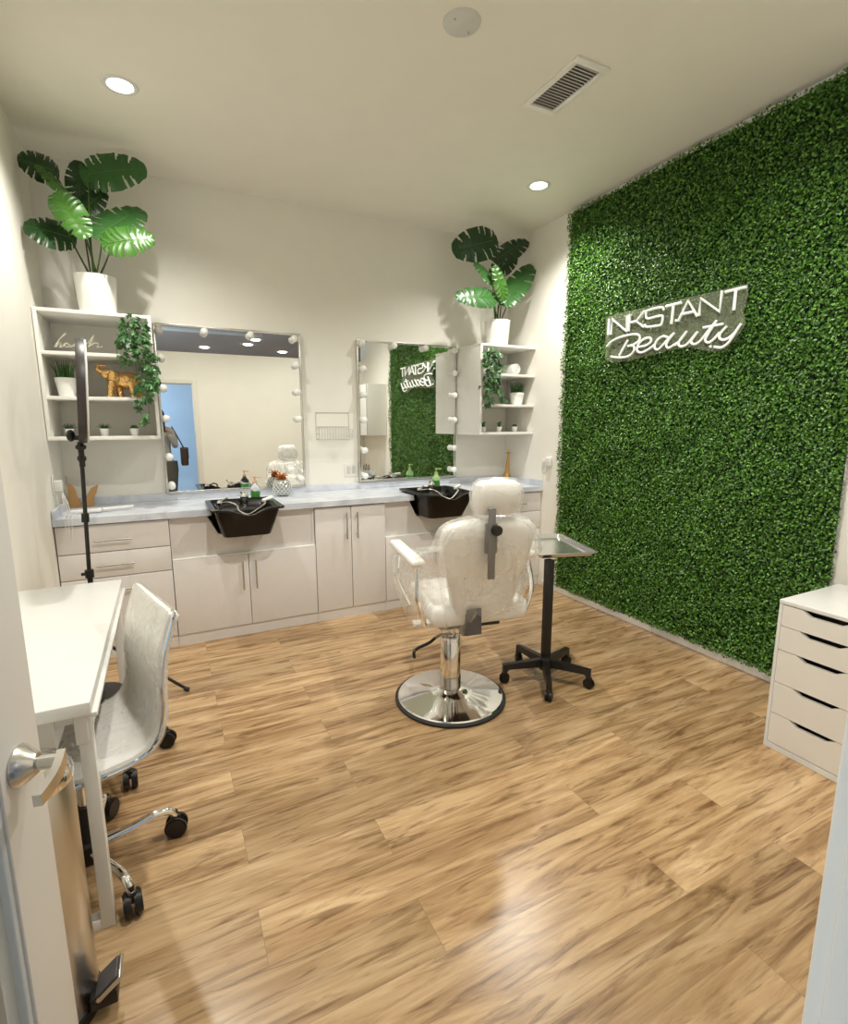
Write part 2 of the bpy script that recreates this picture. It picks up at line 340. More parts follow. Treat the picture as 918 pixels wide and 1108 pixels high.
# ------------------------------------------------------------------ base cabinets
BW = [(1.07, .45), (2.555, .46)]
CF = -.577   # cabinet door fronts
def handle(t, x, z, horiz, L=.2, y=0):
    b = B()
    if horiz:
        b.cyl((x-L/2, y-.032, z), (x+L/2, y-.032, z), .006, seg=12)
        for s in (-1, 1): b.cyl((x+s*L*.36, y-.032, z), (x+s*L*.36, y, z), .0045, seg=10)
    else:
        b.cyl((x, y-.032, z-L/2), (x, y-.032, z+L/2), .006, seg=12)
        for s in (-1, 1): b.cyl((x, y-.032, z+s*L*.36), (x, y, z+s*L*.36), .0045, seg=10)
    return link('handle', b, nickel, t)
def cabinet(x0, x1, label, kind):
    t = thing('base_cabinet', label, 'cabinet', (x0, 0, 0), group='base cabinets along the back wall'); w = x1-x0; g = .0025
    if kind == 'sink': link('carcass', B().box(.001, w-.001, CF+.021, -.004, .076, .58).box(.001, .018, CF+.021, -.004, .581, .868).box(w-.018, w-.001, CF+.021, -.004, .581, .868).box(.0185, w-.0185, -.02, -.004, .581, .868), cabm, t, smooth=False)
    else: link('carcass', B().box(.001, w-.001, CF+.021, -.004, .076, .868), carcm, t, smooth=False)
    link('toe_kick', B().box(.001, w-.001, CF+.012, CF+.03, 0, .076), cabm, t, smooth=False)
    y0, y1 = CF, CF+.02
    if kind == 'drawers':
        zs = [.078, .531, .692, .866]
        for i in range(3):
            a, b_ = zs[i], zs[i+1]
            d = link('drawer', B().box(g, w-g, y0, y1, a+g, b_-g, .0015), cabm, t)
            zz = (.452, .612, .768)[i]
            handle(d, w/2 if x0 > 1 else .296, zz, True, .205, CF)
    elif kind == 'doors':
        for s, (a, b_) in enumerate(((g, w/2-g), (w/2+g, w-g))):
            d = link('door', B().box(a, b_, y0, y1, .079, .862, .0015), cabm, t)
            handle(d, w/2+(-.043 if s == 0 else .040), .72, False, .2, CF)
    else:
        bc = [c for c, _ in BW if x0 < c < x1][0]-x0
        P = [(g, .595), (w-g, .595), (w-g, .868), (bc+.232, .868), (bc+.165, .733), (bc-.165, .733), (bc-.232, .868), (g, .868)]
        link('recessed_panel', B().prism([Vector((x, CF+.03, z)) for x, z in P], (0, .015, 0)), cabm, t, smooth=False)
        link('ledge', B().box(g, w-g, CF+.002, CF+.045, .585, .595, .001), shelfm, t)
        for s, (a, b_) in enumerate(((g, w/2-g), (w/2+g, w-g))):
            d = link('door', B().box(a, b_, y0, y1, .079, .584, .0015), cabm, t)
            handle(d, w/2+(-.043 if s == 0 else .043), .44, False, .2, CF)
    return t
cabinet(.004, .611, 'leftmost base cabinet, a stack of drawers behind the black light stand', 'drawers')
cabinet(.611, 1.557, 'base cabinet with two short doors under the left black shampoo bowl', 'sink')
cabinet(1.557, 2.107, 'narrow base cabinet with two tall doors between the shampoo bowls', 'doors')
cabinet(2.107, 3.05, 'base cabinet with two short doors under the right black shampoo bowl', 'sink')
cabinet(3.05, 3.626, 'rightmost base cabinet, a stack of drawers beside the right wall', 'drawers')
# countertop with cut-outs for the bowls
ct = B(); zc0, zc1 = .872, .914
xs = [0.003] + [v for c, w in BW for v in (c-w/2+.02, c+w/2-.02)] + [W_-.003]
for i in range(0, len(xs), 2): ct.box(xs[i], xs[i+1], -.598, -.003, zc0, zc1, 0)
for c, w in BW: ct.box(c-w/2+.02, c+w/2-.02, -.34, -.003, zc0, zc1, 0)
top = tag(link('countertop', ct, marblem, smooth=False), 'long pale blue-grey marble laminate countertop along the back wall', 'countertop')
link('backsplash', B().box(.003, W_-.003, -.022, -.003, zc1, .968, .002), marblem, top)
link('side_splash', B().box(W_-.022, W_-.003, -.59, -.024, zc1, .968, .002), marblem, top)
link('side_splash', B().box(.003, .022, -.59, -.024, zc1, .968, .002), marblem, top)

# ------------------------------------------------------------------ mirrors
bulbm = mat('bulb_white', (.92, .91, .87), .25, emit=.0)
def wall_mirror(x0, x1, z0, z1, label, bulbs):
    t = thing('vanity_mirror', label, 'mirror', ((x0+x1)/2, 0, z0), group='bulb-edged vanity mirrors'); w = (x1-x0)/2; h = z1-z0; f = .016
    link('frame', B().box(-w, w, -.038, -.002, 0, f, .002).box(-w, w, -.038, -.002, h-f, h, .002).box(-w, -w+f, -.038, -.002, f, h-f, .002).box(w-f, w, -.038, -.002, f, h-f, .002), nickel, t)
    link('glass', B().box(-w+f, w-f, -.030, -.004, f, h-f), mirrorm, t, smooth=False)
    for bx, bz in bulbs:
        x, z = bx-(x0+x1)/2, bz-z0
        bb = link('bulb', B().sph((x, -.072, z), .027, seg=18), bulbm, t)
        link('socket', B().cyl((x, -.052, z), (x, -.032, z), .022, .024, seg=18), ceramic, bb)
wall_mirror(.612, 1.636, .964, 2.160, 'larger left vanity mirror with white globe bulbs reflecting the doorway',
            [(.65, 2.115), (.943, 2.117), (1.26, 2.117), (1.582, 2.113)] + [(.65, z) for z in (1.925, 1.716, 1.505, 1.232, 1.023)] + [(1.59, z) for z in (1.917, 1.714, 1.505, 1.031)])
wall_mirror(2.100, 3.046, .975, 2.150, 'right vanity mirror with white globe bulbs reflecting the green wall',
            [(2.133, 2.117), (2.42, 2.115), (2.72, 2.115), (3.01, 2.11)] + [(2.139, z) for z in (1.915, 1.705, 1.498, 1.244, 1.028)] + [(3.012, z) for z in (1.914, 1.719, 1.5, 1.247, 1.047)])

# ------------------------------------------------------------------ wall shelves
SD = .43
def wall_shelf(x0, x1, label, right_panel=True, left_panel=True):
    t = thing('wall_shelf', label, 'shelf unit', (x0, -.002, 1.37), group='open wall shelf units'); w = x1-x0; th = .02
    link('top_board', B().box(0, w, -SD, 0, .742, .762, .001), shelfm, t)
    link('bottom_board', B().box(0, w, -SD, 0, 0, .022, .001), shelfm, t)
    link('side_panel', B().box(0, th, -SD, 0, .022, .742, .001), shelfm, t)
    if right_panel: link('side_panel', B().box(w-th, w, -SD, 0, .022, .742, .001), shelfm, t)
    e = w-th if right_panel else w
    link('shelf_board', B().box(th, e, -SD+.004, 0, .502, .522, .001), shelfm, t)
    link('shelf_board', B().box(th, e, -SD+.004, 0, .242, .262, .001), shelfm, t)
    link('back_panel', B().box(th, e, -.008, -.001, .022, .742), wallm, t, smooth=False)
    return t
wall_shelf(.004, .609, 'white open wall shelf in the left corner holding the gold elephant')
wall_shelf(3.052, 3.626, 'white open wall shelf in the right corner beside the right mirror', right_panel=False)
Z1, Z2, Z3, ZT = 1.392, 1.632, 1.892, 2.132

# ------------------------------------------------------------------ plants
def monstera_leaf(base, tip, width, mtl, parent, hint=(0, -1, .25), droop=.12, cup=.12, nn=5, seed=0):
    """split leaf from base to tip, world coordinates"""
    rng = random.Random(seed)
    base, tip = Vector(base), Vector(tip); d = tip-base; L = d.length; d.normalize()
    n = Vector(hint); n = (n-d*n.dot(d)).normalized(); s = d.cross(n)
    T, Wn = 60, 9; bm = bmesh.new(); grid = {}
    notch = []
    for side in (-1, 1):
        k = []
        for i in range(nn): k.append((int(T*(.20+.56*i/(nn-1)+rng.uniform(-.02, .02))), rng.choice((3, 4, 4, 5))))
        notch.append(dict(k))
    for si, side in enumerate((-1, 1)):
        for i in range(T+1):
            t = i/T
            # margin point of a heart: angle sweeps from behind the base round to the tip
            th = math.pi*(1-t)**.9; rr = (.5+.07*math.cos(2*th))
            mx_ = .47+ rr*math.cos(th)*1.0 - .16*math.sin(th)**2*(1 if th > 1.57 else 0)
            if th > 2.5: mx_ -= .05
            my_ = width*.5*math.sin(th)**.72*(1+.10*math.cos(th+math.pi))
            m0 = max(.0, min(1, (t-.10)/.9))
            for j in range(Wn+1):
                w = j/Wn
                if j == 0 and si == 1: grid[(si, i, 0)] = grid[(0, i, 0)]; continue
                x_ = m0*(1-w)+mx_*w; h = my_*w
                x_ -= .05*math.sin(math.pi*w)*(1-m0)
                z = -droop*L*max(0, x_)**2 + cup*h*(1-.6*w) - .12*h*w*w + .004*math.sin(i*.9)*w
                grid[(si, i, j)] = bm.verts.new(base + d*(x_*L) + s*(side*h) + n*z)
    for si in (0, 1):
        for i in range(T):
            for j in range(Wn):
                if (i in notch[si] and j >= notch[si][i]) or (i-1 in notch[si] and j >= notch[si][i-1]+2): continue
                q = [grid[(si, i, j)], grid[(si, i+1, j)], grid[(si, i+1, j+1)], grid[(si, i, j+1)]]
                if si: q = q[::-1]
                try: bm.faces.new(q)
                except Exception: pass
    b = B(); b.bm.free(); b.bm = bm
    lf = link('leaf', b, mtl, parent, world=True, angle=80)
    lf['tmp'] = 1
    rib = B(); rib.tube([base + d*(t*L*.97) + n*(-droop*L*t*t+.0015) for t in [i/12 for i in range(13)]], .0028, 5, .3)
    link('midrib', rib, stemm, lf, world=True)
    return lf
def ribbed_pot(t, r0_, r1, h):
    pr = [(r0_*.9, 0), (r0_, .004)]; n = 12
    for i in range(n):
        a = i/n; rr = r0_+(r1-r0_)*a
        pr += [(rr, h*a+.004), (rr+.0025, h*(a+.5/n)+.002)]
    pr += [(r1, h), (r1+.002, h+.003), (r1-.006, h+.003), (r1-.010, h-.02), (0, h-.022)]
    link('pot', B().lathe(pr, close=True, seg=40), ceramic, t)
    link('soil', B().cyl((0, 0, h-.021), (0, 0, h-.012), r1-.011, seg=30), soil, t)
def monstera(cx, cy, h, r0_, r1, off, sc, leaves, label, Y):
    t = thing('potted_monstera', label, 'potted plant', (cx, cy, ZT), group='potted monsteras on top of the wall shelves')
    ribbed_pot(t, r0_*1.1, r1, h)
    root = Vector((cx, cy, ZT+h-.015))
    for i, (bx, by, tx, ty, wid, dy0, dy1, m_, hint, sx) in enumerate(leaves):
        p = at(off[0]+bx/sc, off[1]+by/sc, 1, Y+dy0); q = at(off[0]+tx/sc, off[1]+ty/sc, 1, Y+dy1)
        # keep every leaf inside the room
        for v in (p, q): v.x = min(max(v.x, .03), W_-.04); v.y = min(v.y, -.03); v.z = min(v.z, H_-.04)
        monstera_leaf(p, q, wid, m_, t, hint, seed=i+int(cx*10))
        a = 2*math.pi*i/len(leaves); r_ = Vector((math.cos(a)*.02, math.sin(a)*.02, 0))
        mid = root+r_ + (p-root)*.5 + Vector((sx, 0, .05))
        link('stem', B().tube(spl([root+r_, mid, p], 8), .005, 6, .7), stemm if i % 2 else stemd, t, world=True)
    return t
dk, md, br = mon_dark, mon_mid, mon_bright
monstera(.325, -.33, .215, .088, .112, (0, 130), 4.59, [
    (270, 255, 85, 175, .25, .05, .0, dk, (.1, -.9, .6), 0),
    (335, 385, 195, 215, .10, -.05, -.08, br, (.6, -.7, .4), 0),
    (400, 400, 385, 200, .15, .12, .1, dk, (0, -1, .2), 0),
    (440, 270, 705, 220, .235, .05, -.02, md, (.1, -1, .3), 0),
    (415, 450, 512, 350, .14, .1, .06, dk, (-.3, -1, .1), 0),
    (300, 385, 420, 560, .17, -.1, -.2, br, (-.2, -.8, .7), -.03),
    (350, 585, 80, 500, .25, -.02, -.06, dk, (-.1, -.8, .6), -.02),
    (500, 565, 690, 420, .25, -.03, .05, md, (-.2, -.9, .5), .02),
    (535, 612, 750, 570, .19, -.1, -.14, br, (.1, -.95, .35), .03)],
    'taller potted monstera in a white ribbed pot on the left shelf', -.4)
monstera(3.285, -.33, .205, .082, .108, (470, 240), 6.12, [
    (385, 125, 150, 175, .27, .0, -.02, dk, (-.1, -1, .1), .05),
    (425, 245, 625, 75, .19, .05, .08, dk, (-.5, -.8, .3), 0),
    (400, 335, 560, 225, .16, .1, .12, dk, (.2, -1, .3), 0),
    (390, 405, 285, 262, .16, -.05, -.04, md, (.3, -.9, .4), 0),
    (460, 495, 412, 290, .12, -.12, -.14, br, (-.3, -.9, .4), 0),
    (395, 505, 172, 475, .19, -.08, -.13, md, (0, -.95, .4), -.03),
    (485, 520, 718, 268, .22, -.04, .02, md, (-.6, -.8, .5), .02)],
    'potted monstera in a white ribbed pot on the right shelf by the green wall', -.4)

def tint_mesh(name, V, Fc, tints, m, parent=None, per=None):
    me = bpy.data.meshes.new(name); me.from_pydata(V, [], Fc); me.update()
    a = me.attributes.new('tint', 'FLOAT', 'POINT'); a.data.foreach_set('value', np.array(tints, dtype=np.float32))
    me.materials.append(m); o = bpy.data.objects.new(name, me); COL.objects.link(o)
    if parent is not None:
        o.parent = parent
    return o
IVY = [(0, 0), (.18, -.28), (.55, -.42), (.45, -.15), (.95, -.28), (.8, 0), (.95, .28), (.45, .15), (.55, .42), (.18, .28)]
def ivy(label, paths, Y, n, sc, off, size, loc, rng):
    t = thing('trailing_ivy', label, 'ivy plant', loc, group='trailing ivies on the wall shelves'); o0 = Vector(loc)
    link('pot', B().lathe([(.03, 0), (.042, .07), (.044, .072), (.038, .072), (.036, .06), (0, .06)], close=True), ceramic, t)
    V, Fc, T = [], [], []
    for path, wid, cnt in paths:
        pts = [at(off[0]+x/sc, off[1]+y/sc, 1, Y+dy) for x, y, dy in path]
        st = spl([o0+Vector((0, 0, .07))] + pts, 8)
        link('vine', B().tube([p for p in st], .0018, 5), stemm, t, world=True)
        sp_ = spl(pts, 10)
        for k in range(cnt):
            u = rng.random(); p = sp_[int(u*(len(sp_)-1))] + Vector((rng.gauss(0, wid), rng.gauss(-.01, .018), rng.gauss(0, .015)))
            p.y = min(p.y, -.45 if p.z < 2.1 else p.y); p.x = min(p.x, W_-.03)
            s_ = size*rng.uniform(.65, 1.15); d = Vector((rng.gauss(0, .6), rng.gauss(-.3, .3), rng.gauss(-.8, .4))).normalized()
            nrm = Vector((rng.gauss(0, .4), -1, rng.gauss(.5, .4))); nrm = (nrm-d*nrm.dot(d)).normalized(); sd = d.cross(nrm)
            i0 = len(V); tt = rng.random()**1.3
            V.append(p+d*.3*s_-o0+nrm*.003); T.append(tt)
            for a, b_ in IVY: V.append(p+d*(a*s_)+sd*(b_*s_)-nrm*(abs(b_)*.25*s_)-o0); T.append(tt)
            m_ = len(IVY)
            for j in range(m_): Fc.append((i0, i0+1+j, i0+1+(j+1) % m_))
    tint_mesh('foliage', V, Fc, T, ivyleaf, t)
    return t
rg = random.Random(3)
ivy('trailing green ivy hanging over the right end of the left shelf', [
    ([(640, 130, 0), (600, 170, 0), (640, 260, -.02), (660, 380, -.02)], .035, 75),
    ([(680, 150, 0), (690, 260, -.01), (730, 380, -.02), (745, 520, -.02)], .026, 75),
    ([(700, 420, -.01), (710, 500, -.01), (720, 590, -.01)], .018, 26),
    ([(660, 500, 0), (655, 570, 0), (655, 625, 0)], .008, 8),
    ([(720, 620, 0), (690, 680, 0), (660, 710, 0)], .006, 6),
    ([(560, 240, 0), (545, 290, 0), (548, 375, 0)], .008, 8)], -.475, 0, 5.1, (20, 320), .05, (.50, -.36, Z3), rg)
ivy('trailing green ivy hanging down the left end of the right shelf', [
    ([(360, 150, 0), (340, 230, 0), (345, 330, 0), (350, 400, 0)], .030, 75),
    ([(395, 160, 0), (385, 260, 0), (390, 360, 0), (395, 430, 0)], .022, 50),
    ([(340, 400, 0), (345, 460, 0), (345, 520, 0)], .016, 18),
    ([(390, 430, 0), (420, 460, 0), (425, 480, 0)], .012, 10)], -.475, 0, 5.833, (470, 350), .052, (3.18, -.34, Z3), rg)

def grass_pot(label, loc, r0_, r1, h, gh, n=90, grp='potted grasses'):
    t = thing('potted_grass', label, 'potted plant', loc, group=grp)
    link('pot', B().lathe([(r0_, 0), (r0_*1.02, .003), (r1*.985, h*.78), (r1*1.03, h*.79), (r1*1.05, h), (r1*.97, h), (r1*.93, h-.012), (0, h-.012)], close=True), ceramic, t)
    V, Fc, T = [], [], []
    for k in range(n):
        a = random.uniform(0, 6.283); rr = r1*.8*math.sqrt(random.random()); p = Vector((rr*math.cos(a), rr*math.sin(a), h-.012))
        lean = Vector((math.cos(a), math.sin(a), 0))*random.uniform(.0, .45)*rr/r1 + Vector((random.gauss(0, .1), random.gauss(0, .1), 0))
        L = gh*random.uniform(.7, 1.05); b_ = random.uniform(0, 3.14); sd = Vector((math.cos(b_), math.sin(b_), 0))*.0035; i0 = len(V); tt = random.random()
        for j in range(4):
            f = j/3; c = p+Vector((0, 0, L*f))+lean*L*f*f*1.3; w = 1-f*.93
            V += [c-sd*w, c+sd*w]; T += [tt]*2
        for j in range(3): Fc.append((i0+2*j, i0+2*j+1, i0+2*j+3, i0+2*j+2))
    tint_mesh('blades', V, Fc, T, grassleaf, t)
grass_pot('green potted grass in a white pot on the middle left shelf board', (.112, -.30, Z2), .042, .056, .115, .125, 110)
grass_pot('green potted grass in a white pot on the middle right shelf board', (3.53, -.30, Z2), .048, .065, .11, .12, 110)
def succulent(label, loc, kind):
    t = thing('succulent', label, 'potted plant', loc, group='tiny potted succulents')
    link('pot', B().lathe([(.019, 0), (.020, .002), (.026, .045), (.027, .047), (.023, .047), (.022, .04), (0, .04)], close=True), ceramic, t)
    b = B()
    cols = mat('succulent_green', (.03, .09, .035), .5)
    if kind == 0:
        for k in range(16):
            a = k*2.4; e = .35+.75*k/16; d = Vector((math.cos(a)*math.cos(e), math.sin(a)*math.cos(e), math.sin(e)))
            b.cyl(Vector((0, 0, .042)), Vector((0, 0, .042))+d*.045, .006, .0008, 6)
    elif kind == 1:
        for k in range(20):
            a = k*2.4; e = .2+1.2*k/20; d = Vector((math.cos(a)*math.cos(e), math.sin(a)*math.cos(e), math.sin(e)))
            b.sph(Vector((0, 0, .045))+d*.016, .010, (1, 1, .8), 8)
    else:
        b.sph((0, 0, .06), .017, (1, 1, 1.25), 10); b.sph((.009, 0, .083), .010, (1, 1, 1.2), 8); b.sph((-.013, 0, .078), .008, (1, 1, 1.2), 8)
    link('leaves', b, cols, t)
succulent('tiny spiky succulent in the middle of the left shelf bottom board', (.288, -.30, Z1), 0)
succulent('tiny rosette succulent under the ivy on the left shelf bottom board', (.456, -.30, Z1), 1)
succulent('tiny succulent half hidden behind the black ring light', (.10, -.30, Z1), 0)
succulent('leftmost tiny cactus on the right shelf bottom board', (3.175, -.30, Z1), 2)
succulent('middle tiny cactus on the right shelf bottom board', (3.345, -.30, Z1), 2)
succulent('rightmost tiny round succulent on the right shelf bottom board', (3.515, -.30, Z1), 1)

# ------------------------------------------------------------------ ornaments
def tube_word(name, strokes, plane, val, off, sc, r, mtl, parent, world=True, k=4, straight=()):
    for i, st in enumerate(strokes):
        pts = [at(off[0]+x/sc, off[1]+y/sc, plane, val) for x, y in st]
        if i not in straight and len(pts) > 2: pts = spl(pts, k)
        link(name, B().tube(pts, r, 8), mtl, parent, world=world)
# gold elephant, facing left with raised trunk (local coords: head to -x)
t = thing('elephant_figurine', 'gold elephant figurine with raised trunk on the left shelf', 'figurine', (.415, -.28, Z2))
b = B(); C_ = lambda *a: b.cyl(*a, seg=14)
b.sph((.035, 0, .112), .060, (1.28, .8, .92)); b.sph((-.04, 0, .120), .052, (1, .85, 1))
b.sph((-.085, 0, .152), .033, (1.05, .85, 1)); C_((-.07, 0, .14), (-.045, 0, .12), .028, .036)
C_((-.09, 0, .155), (-.118, 0, .165), .024, .016); C_((-.118, 0, .165), (-.136, 0, .178), .016, .012); C_((-.136, 0, .178), (-.128, 0, .197), .012, .010)
C_((-.128, 0, .197), (-.10, 0, .203), .010, .008); C_((-.10, 0, .203), (-.078, 0, .199), .008, .007); b.sph((-.136, 0, .178), .0125); b.sph((-.128, 0, .197), .0105); b.sph((-.118, 0, .165), .016)
for x, y, lean in ((-.055, -.022, -.02), (-.03, .022, .012), (.05, -.022, .012), (.075, .022, .02)):
    C_((x, y, .105), (x+lean*.6, y, .05), .029, .021); C_((x+lean*.6, y, .05), (x+lean, y, 0), .021, .023)
o = link('body', b, gold, t); remesh(o, .0035, 4)
for s in (-1, 1):
    o = link('ear', B().sph((-.055, s*.043, .140), .034, (.72, .18, 1.0), rot=Matrix.Rotation(R(s*18), 3, 'Z')), gold, t)
    link('tusk', B().tube(spl([(-.105, s*.014, .150), (-.122, s*.018, .142), (-.138, s*.018, .150)], 5), .004, 6, .3), brass, t)
link('tail', B().tube(spl([(.085, 0, .135), (.108, 0, .11), (.106, 0, .075)], 6), .004, 6), gold, t)
link('saddle_cloth', B().sph((.022, 0, .116), .054, (.62, .83, .88)), brass, t)
# gold giraffe by the right wall
t = thing('giraffe_figurine', 'gold giraffe-like figurine standing on the counter by the right wall', 'figurine', (3.54, -.16, zc1), rz=R(90))
b = B()
b.sph((0, 0, .055), .042, (1, .85, .95)); b.cyl((-.005, 0, .06), (-.025, 0, .27), .026, .010, 12); b.sph((-.03, 0, .275), .014, (1.7, .9, .9))
for x in (-.018, .020):
    for y in (-.016, .016): b.cyl((x, y, .05), (x*1.4, y*1.3, 0), .012, .010, 10)
o = link('body', b, brass, t); remesh(o, .003, 3)
for s in (-1, 1):
    link('horn', B().cyl((-.022, s*.006, .285), (-.018, s*.010, .312), .003, .004, 8), brass, t)
    link('ear', B().sph((-.018, s*.018, .280), .009, (.5, 1, .5)), brass, t)
# tan unicorn board
t = thing('unicorn_board', 'tan wooden unicorn-shaped board with a horn at the left end of the counter', 'decor board', (.10, -.10, zc1+.001))
uni = [(230, 320), (290, 305), (275, 215), (325, 285), (385, 285), (425, 330), (450, 410), (475, 440), (475, 500), (340, 495), (330, 430), (300, 385), (235, 365)]
but = [(525, 400), (570, 320), (635, 285), (620, 360), (590, 410), (610, 470), (570, 520), (520, 500), (480, 505), (470, 470)]
for nm, pl in (('board', uni), ('wing', but)):
    P = [at(30+x/8.345, 490+y/8.345, 1, -.10) for x, y in pl]
    for p in P: p.z = max(p.z, zc1+.002); p.x = max(p.x, .025)
    link(nm, B().prism(P, (0, .018, 0)), tanwood, t, world=True, smooth=False)
# script word ornament on top board
t = thing('word_ornament', 'small off-white script word ornament on the top board of the left shelf', 'ornament', (.18, -.30, Z3))
wm = mat('word_cream', (.78, .74, .62), .5)
b = B()
for st in ([(110, 335), (170, 250), (230, 170), (275, 135), (265, 160), (200, 210), (150, 290), (140, 335), (185, 270), (210, 285), (190, 335), (240, 320)],
           [(240, 320), (265, 285), (300, 280), (315, 310), (290, 335), (262, 318), (270, 285), (340, 300)],
           [(340, 300), (335, 335), (380, 310), (410, 280), (400, 335), (440, 320)],
           [(440, 320), (500, 260), (520, 200), (490, 250), (490, 335), (540, 300)],
           [(540, 300), (600, 270), (640, 210), (670, 175), (640, 250), (600, 330), (680, 280), (740, 290), (720, 340), (800, 330)]):
    pts = [at(50+x/13.1, 350+y/13.1, 1, -.30) for x, y in st]
    for p in pts: p.z = max(p.z, Z3+.003)
    b.tube(spl(pts, 5), .0032, 6)
link('lettering', b, wm, t, world=True)
# right shelf top board: white rolled towels / round box
t = thing('towel_roll', 'small white rolled towel on the top board of the right shelf', 'towel', (3.455, -.26, Z3))
b = B(); 
b.cyl((0, -.13, .048), (0, .11, .048), .046, seg=28, bev=.008)
link('roll', b, fabric, t)
sp2 = []
for k in range(40):
    a = k*.42; sp2.append((math.cos(a)*(.004+.00098*k), -.133, .048+math.sin(a)*(.004+.00098*k)))
link('spiral_edge', B().tube(sp2, .002, 5), fabric, t)
# pineapple jar
t = thing('pineapple_jar', 'silver glass pineapple jar with gold leafy crown on the counter', 'jar', (1.418, -.16, zc1))
pr = [(.032, 0), (.045, .006), (.066, .035), (.072, .065), (.066, .095), (.048, .122), (.036, .130), (.0, .131)]
bodyb = B(); bodyb.lathe(pr, close=True, seg=28)
jm = mat('silver_glass', (.80, .81, .78), .12, .5); jd = mat('smoky_glass', (.34, .36, .34), .1, .6)
bd = link('jar_body', bodyb, jd, t)
dia = B()
for k in range(14):
    for sg in (-1, 1):
        pts = []
        for q in range(13):
            f = q/12; z = .010+f*.112; rr = np.interp(z, [p[1] for p in pr], [p[0] for p in pr])+.0005
            a = 2*math.pi*k/14+sg*f*1.5; pts.append((rr*math.cos(a), rr*math.sin(a), z))
        dia.tube(pts, .0030, 5)
link('diamond_ribs', dia, jm, t)
cr = B()
for ring, (n_, e, L) in enumerate(((9, .35, .045), (8, .75, .055), (6, 1.15, .062))):
    for k in range(n_):
        a = 2*math.pi*k/n_+ring*.4; d = Vector((math.cos(a)*math.cos(e), math.sin(a)*math.cos(e), math.sin(e))); p = Vector((0, 0, .13))
        cr.tube([p, p+d*L*.5, p+d*L+Vector((math.cos(a), math.sin(a), -.2))*.01], [.004, .009, .0008], 5)
link('crown', cr, mat('copper_gold', (.62, .27, .10), .3, .8), t)
# soap bottles
def soap(label, loc, tall, pump_m):
    t = thing('soap_bottle', label, 'bottle', loc, group='green soap pump bottles by the bowls')
    link('liquid', B().lathe([(0, .0), (.030, .0), (.034, .006), (.034, .07), (0, .07)], close=True), greenliq, t)
    link('bottle', B().lathe([(.034, .0705), (.034, .095), (.016, .118), (.014, .128), (0, .129)], close=True), mat('pale_green_plastic', (.35, .55, .22), .2) if tall else glassm, t)
    b = B(); b.cyl((0, 0, .129), (0, 0, .142), .015, seg=16).cyl((0, 0, .142), (0, 0, .165), .004).cyl((0, 0, .165), (0, 0, .175), .011).cyl((0, 0, .170), (.038, -.02, .168), .005, .004)
    link('pump', b, pump_m, t)
soap('clear pump bottle half full of green soap at the left bowl', (1.195, -.30, zc1), 0, mat('peach_pump', (.72, .42, .25), .4))
soap('pale green soap bottle at the back of the right bowl', (2.70, -.30, zc1), 1, mat('lime_pump', (.40, .52, .18), .4))

# ------------------------------------------------------------------ shampoo bowls
def rrect(x0, x1, y0, y1, z, r, n=5, dip=0):
    pts = []
    for cx_, cy_, a0 in ((x1-r, y1-r, 0), (x0+r, y1-r, 90), (x0+r, y0+r, 180), (x1-r, y0+r, 270)):
        for k in range(n+1):
            a = R(a0+90*k/n); pts.append(Vector((cx_+r*math.cos(a), cy_+r*math.sin(a), z)))
    return pts
def bowl(cx_, w, label, first=None):
    loc = (cx_, -.595, zc1)
    t = thing('shampoo_bowl', label, 'shampoo bowl', loc, group='black salon shampoo bowls'); h = w/2
    def ring(ins, z, r_, fr=0):
        # add points along front edge for the neck dip
        p = rrect(-h+ins, h-ins, -.262+ins*1.0+fr, .262-ins*1.0, z, r_)
        front = [Vector((-h+ins+r_+(2*h-2*ins-2*r_)*k/14, -.262+ins+fr, z)) for k in range(1, 14)]
        i = 18  # after the third corner
        return p[:18]+front+p[18:]
    def dip(pts, amt, ydepth=.09):
        for p in pts:
            g = math.exp(-(p.x/.085)**2)*max(0, min(1, (-.262+ydepth-p.y)/ydepth+.35)) if p.y < -.15 else 0
            p.z -= amt*min(1, g)
        return pts
    rings = [ring(.10, -.175, .05, .03), ring(.075, -.168, .05, .02), ring(.05, -.08, .04, .01), dip(ring(.03, .0, .035), .02), dip(ring(.028, .012, .035), .045), dip(ring(.0, .014, .03), .045), dip(ring(0, .026, .03), .045), dip(ring(.03, .030, .03), .05),
             dip(ring(.040, .020, .035), .05), ring(.055, -.05, .04), ring(.085, -.14, .05, .02), ring(.13, -.155, .04, .02)]
    b = B(); b.loft(rings); link('basin', b, bowlm, t)
    # chrome faucet, hose and handle
    link('drain', B().cyl((0, -.02, -.156), (0, -.02, -.150), .022, seg=20), chrome, t)
    f = link('faucet', B().cyl((.03, .17, -.12), (.03, .17, .045), .016, seg=16).sph((.03, .165, .05), .030).cyl((.03, .17, .055), (.0, .14, .09), .005, .007, 10), chrome, t)
    pts = spl([(-h+.09, .0, .035), (-h+.13, -.06, .045), (-h+.17, -.11, .03), (-.05, -.17, .005), (0, -.20, -.02), (.06, -.17, .0), (.12, -.12, .032), (h-.10, -.06, .045)], 10)
    hs = link('hose', B().tube(pts, .006, 8), chrome, t)
    link('sprayer', B().cyl((h-.11, -.07, .045), (h-.04, -.02, .055), .010, .015, 14), ceramic, t)
    link('tap_lever', B().sph((-h+.08, .02, .035), .02).cyl((-h+.08, .02, .04), (-h+.13, .05, .06), .006, .008), chrome, t)
    link('support_bracket', B().box(-.12, .12, .05, .24, -.1, -.02, .01), blackm, t)
    return t
bowl(BW[0][0], BW[0][1], 'black shampoo bowl in front of the larger left mirror')
bowl(BW[1][0], BW[1][1], 'black shampoo bowl partly hidden behind the wrapped styling chair')

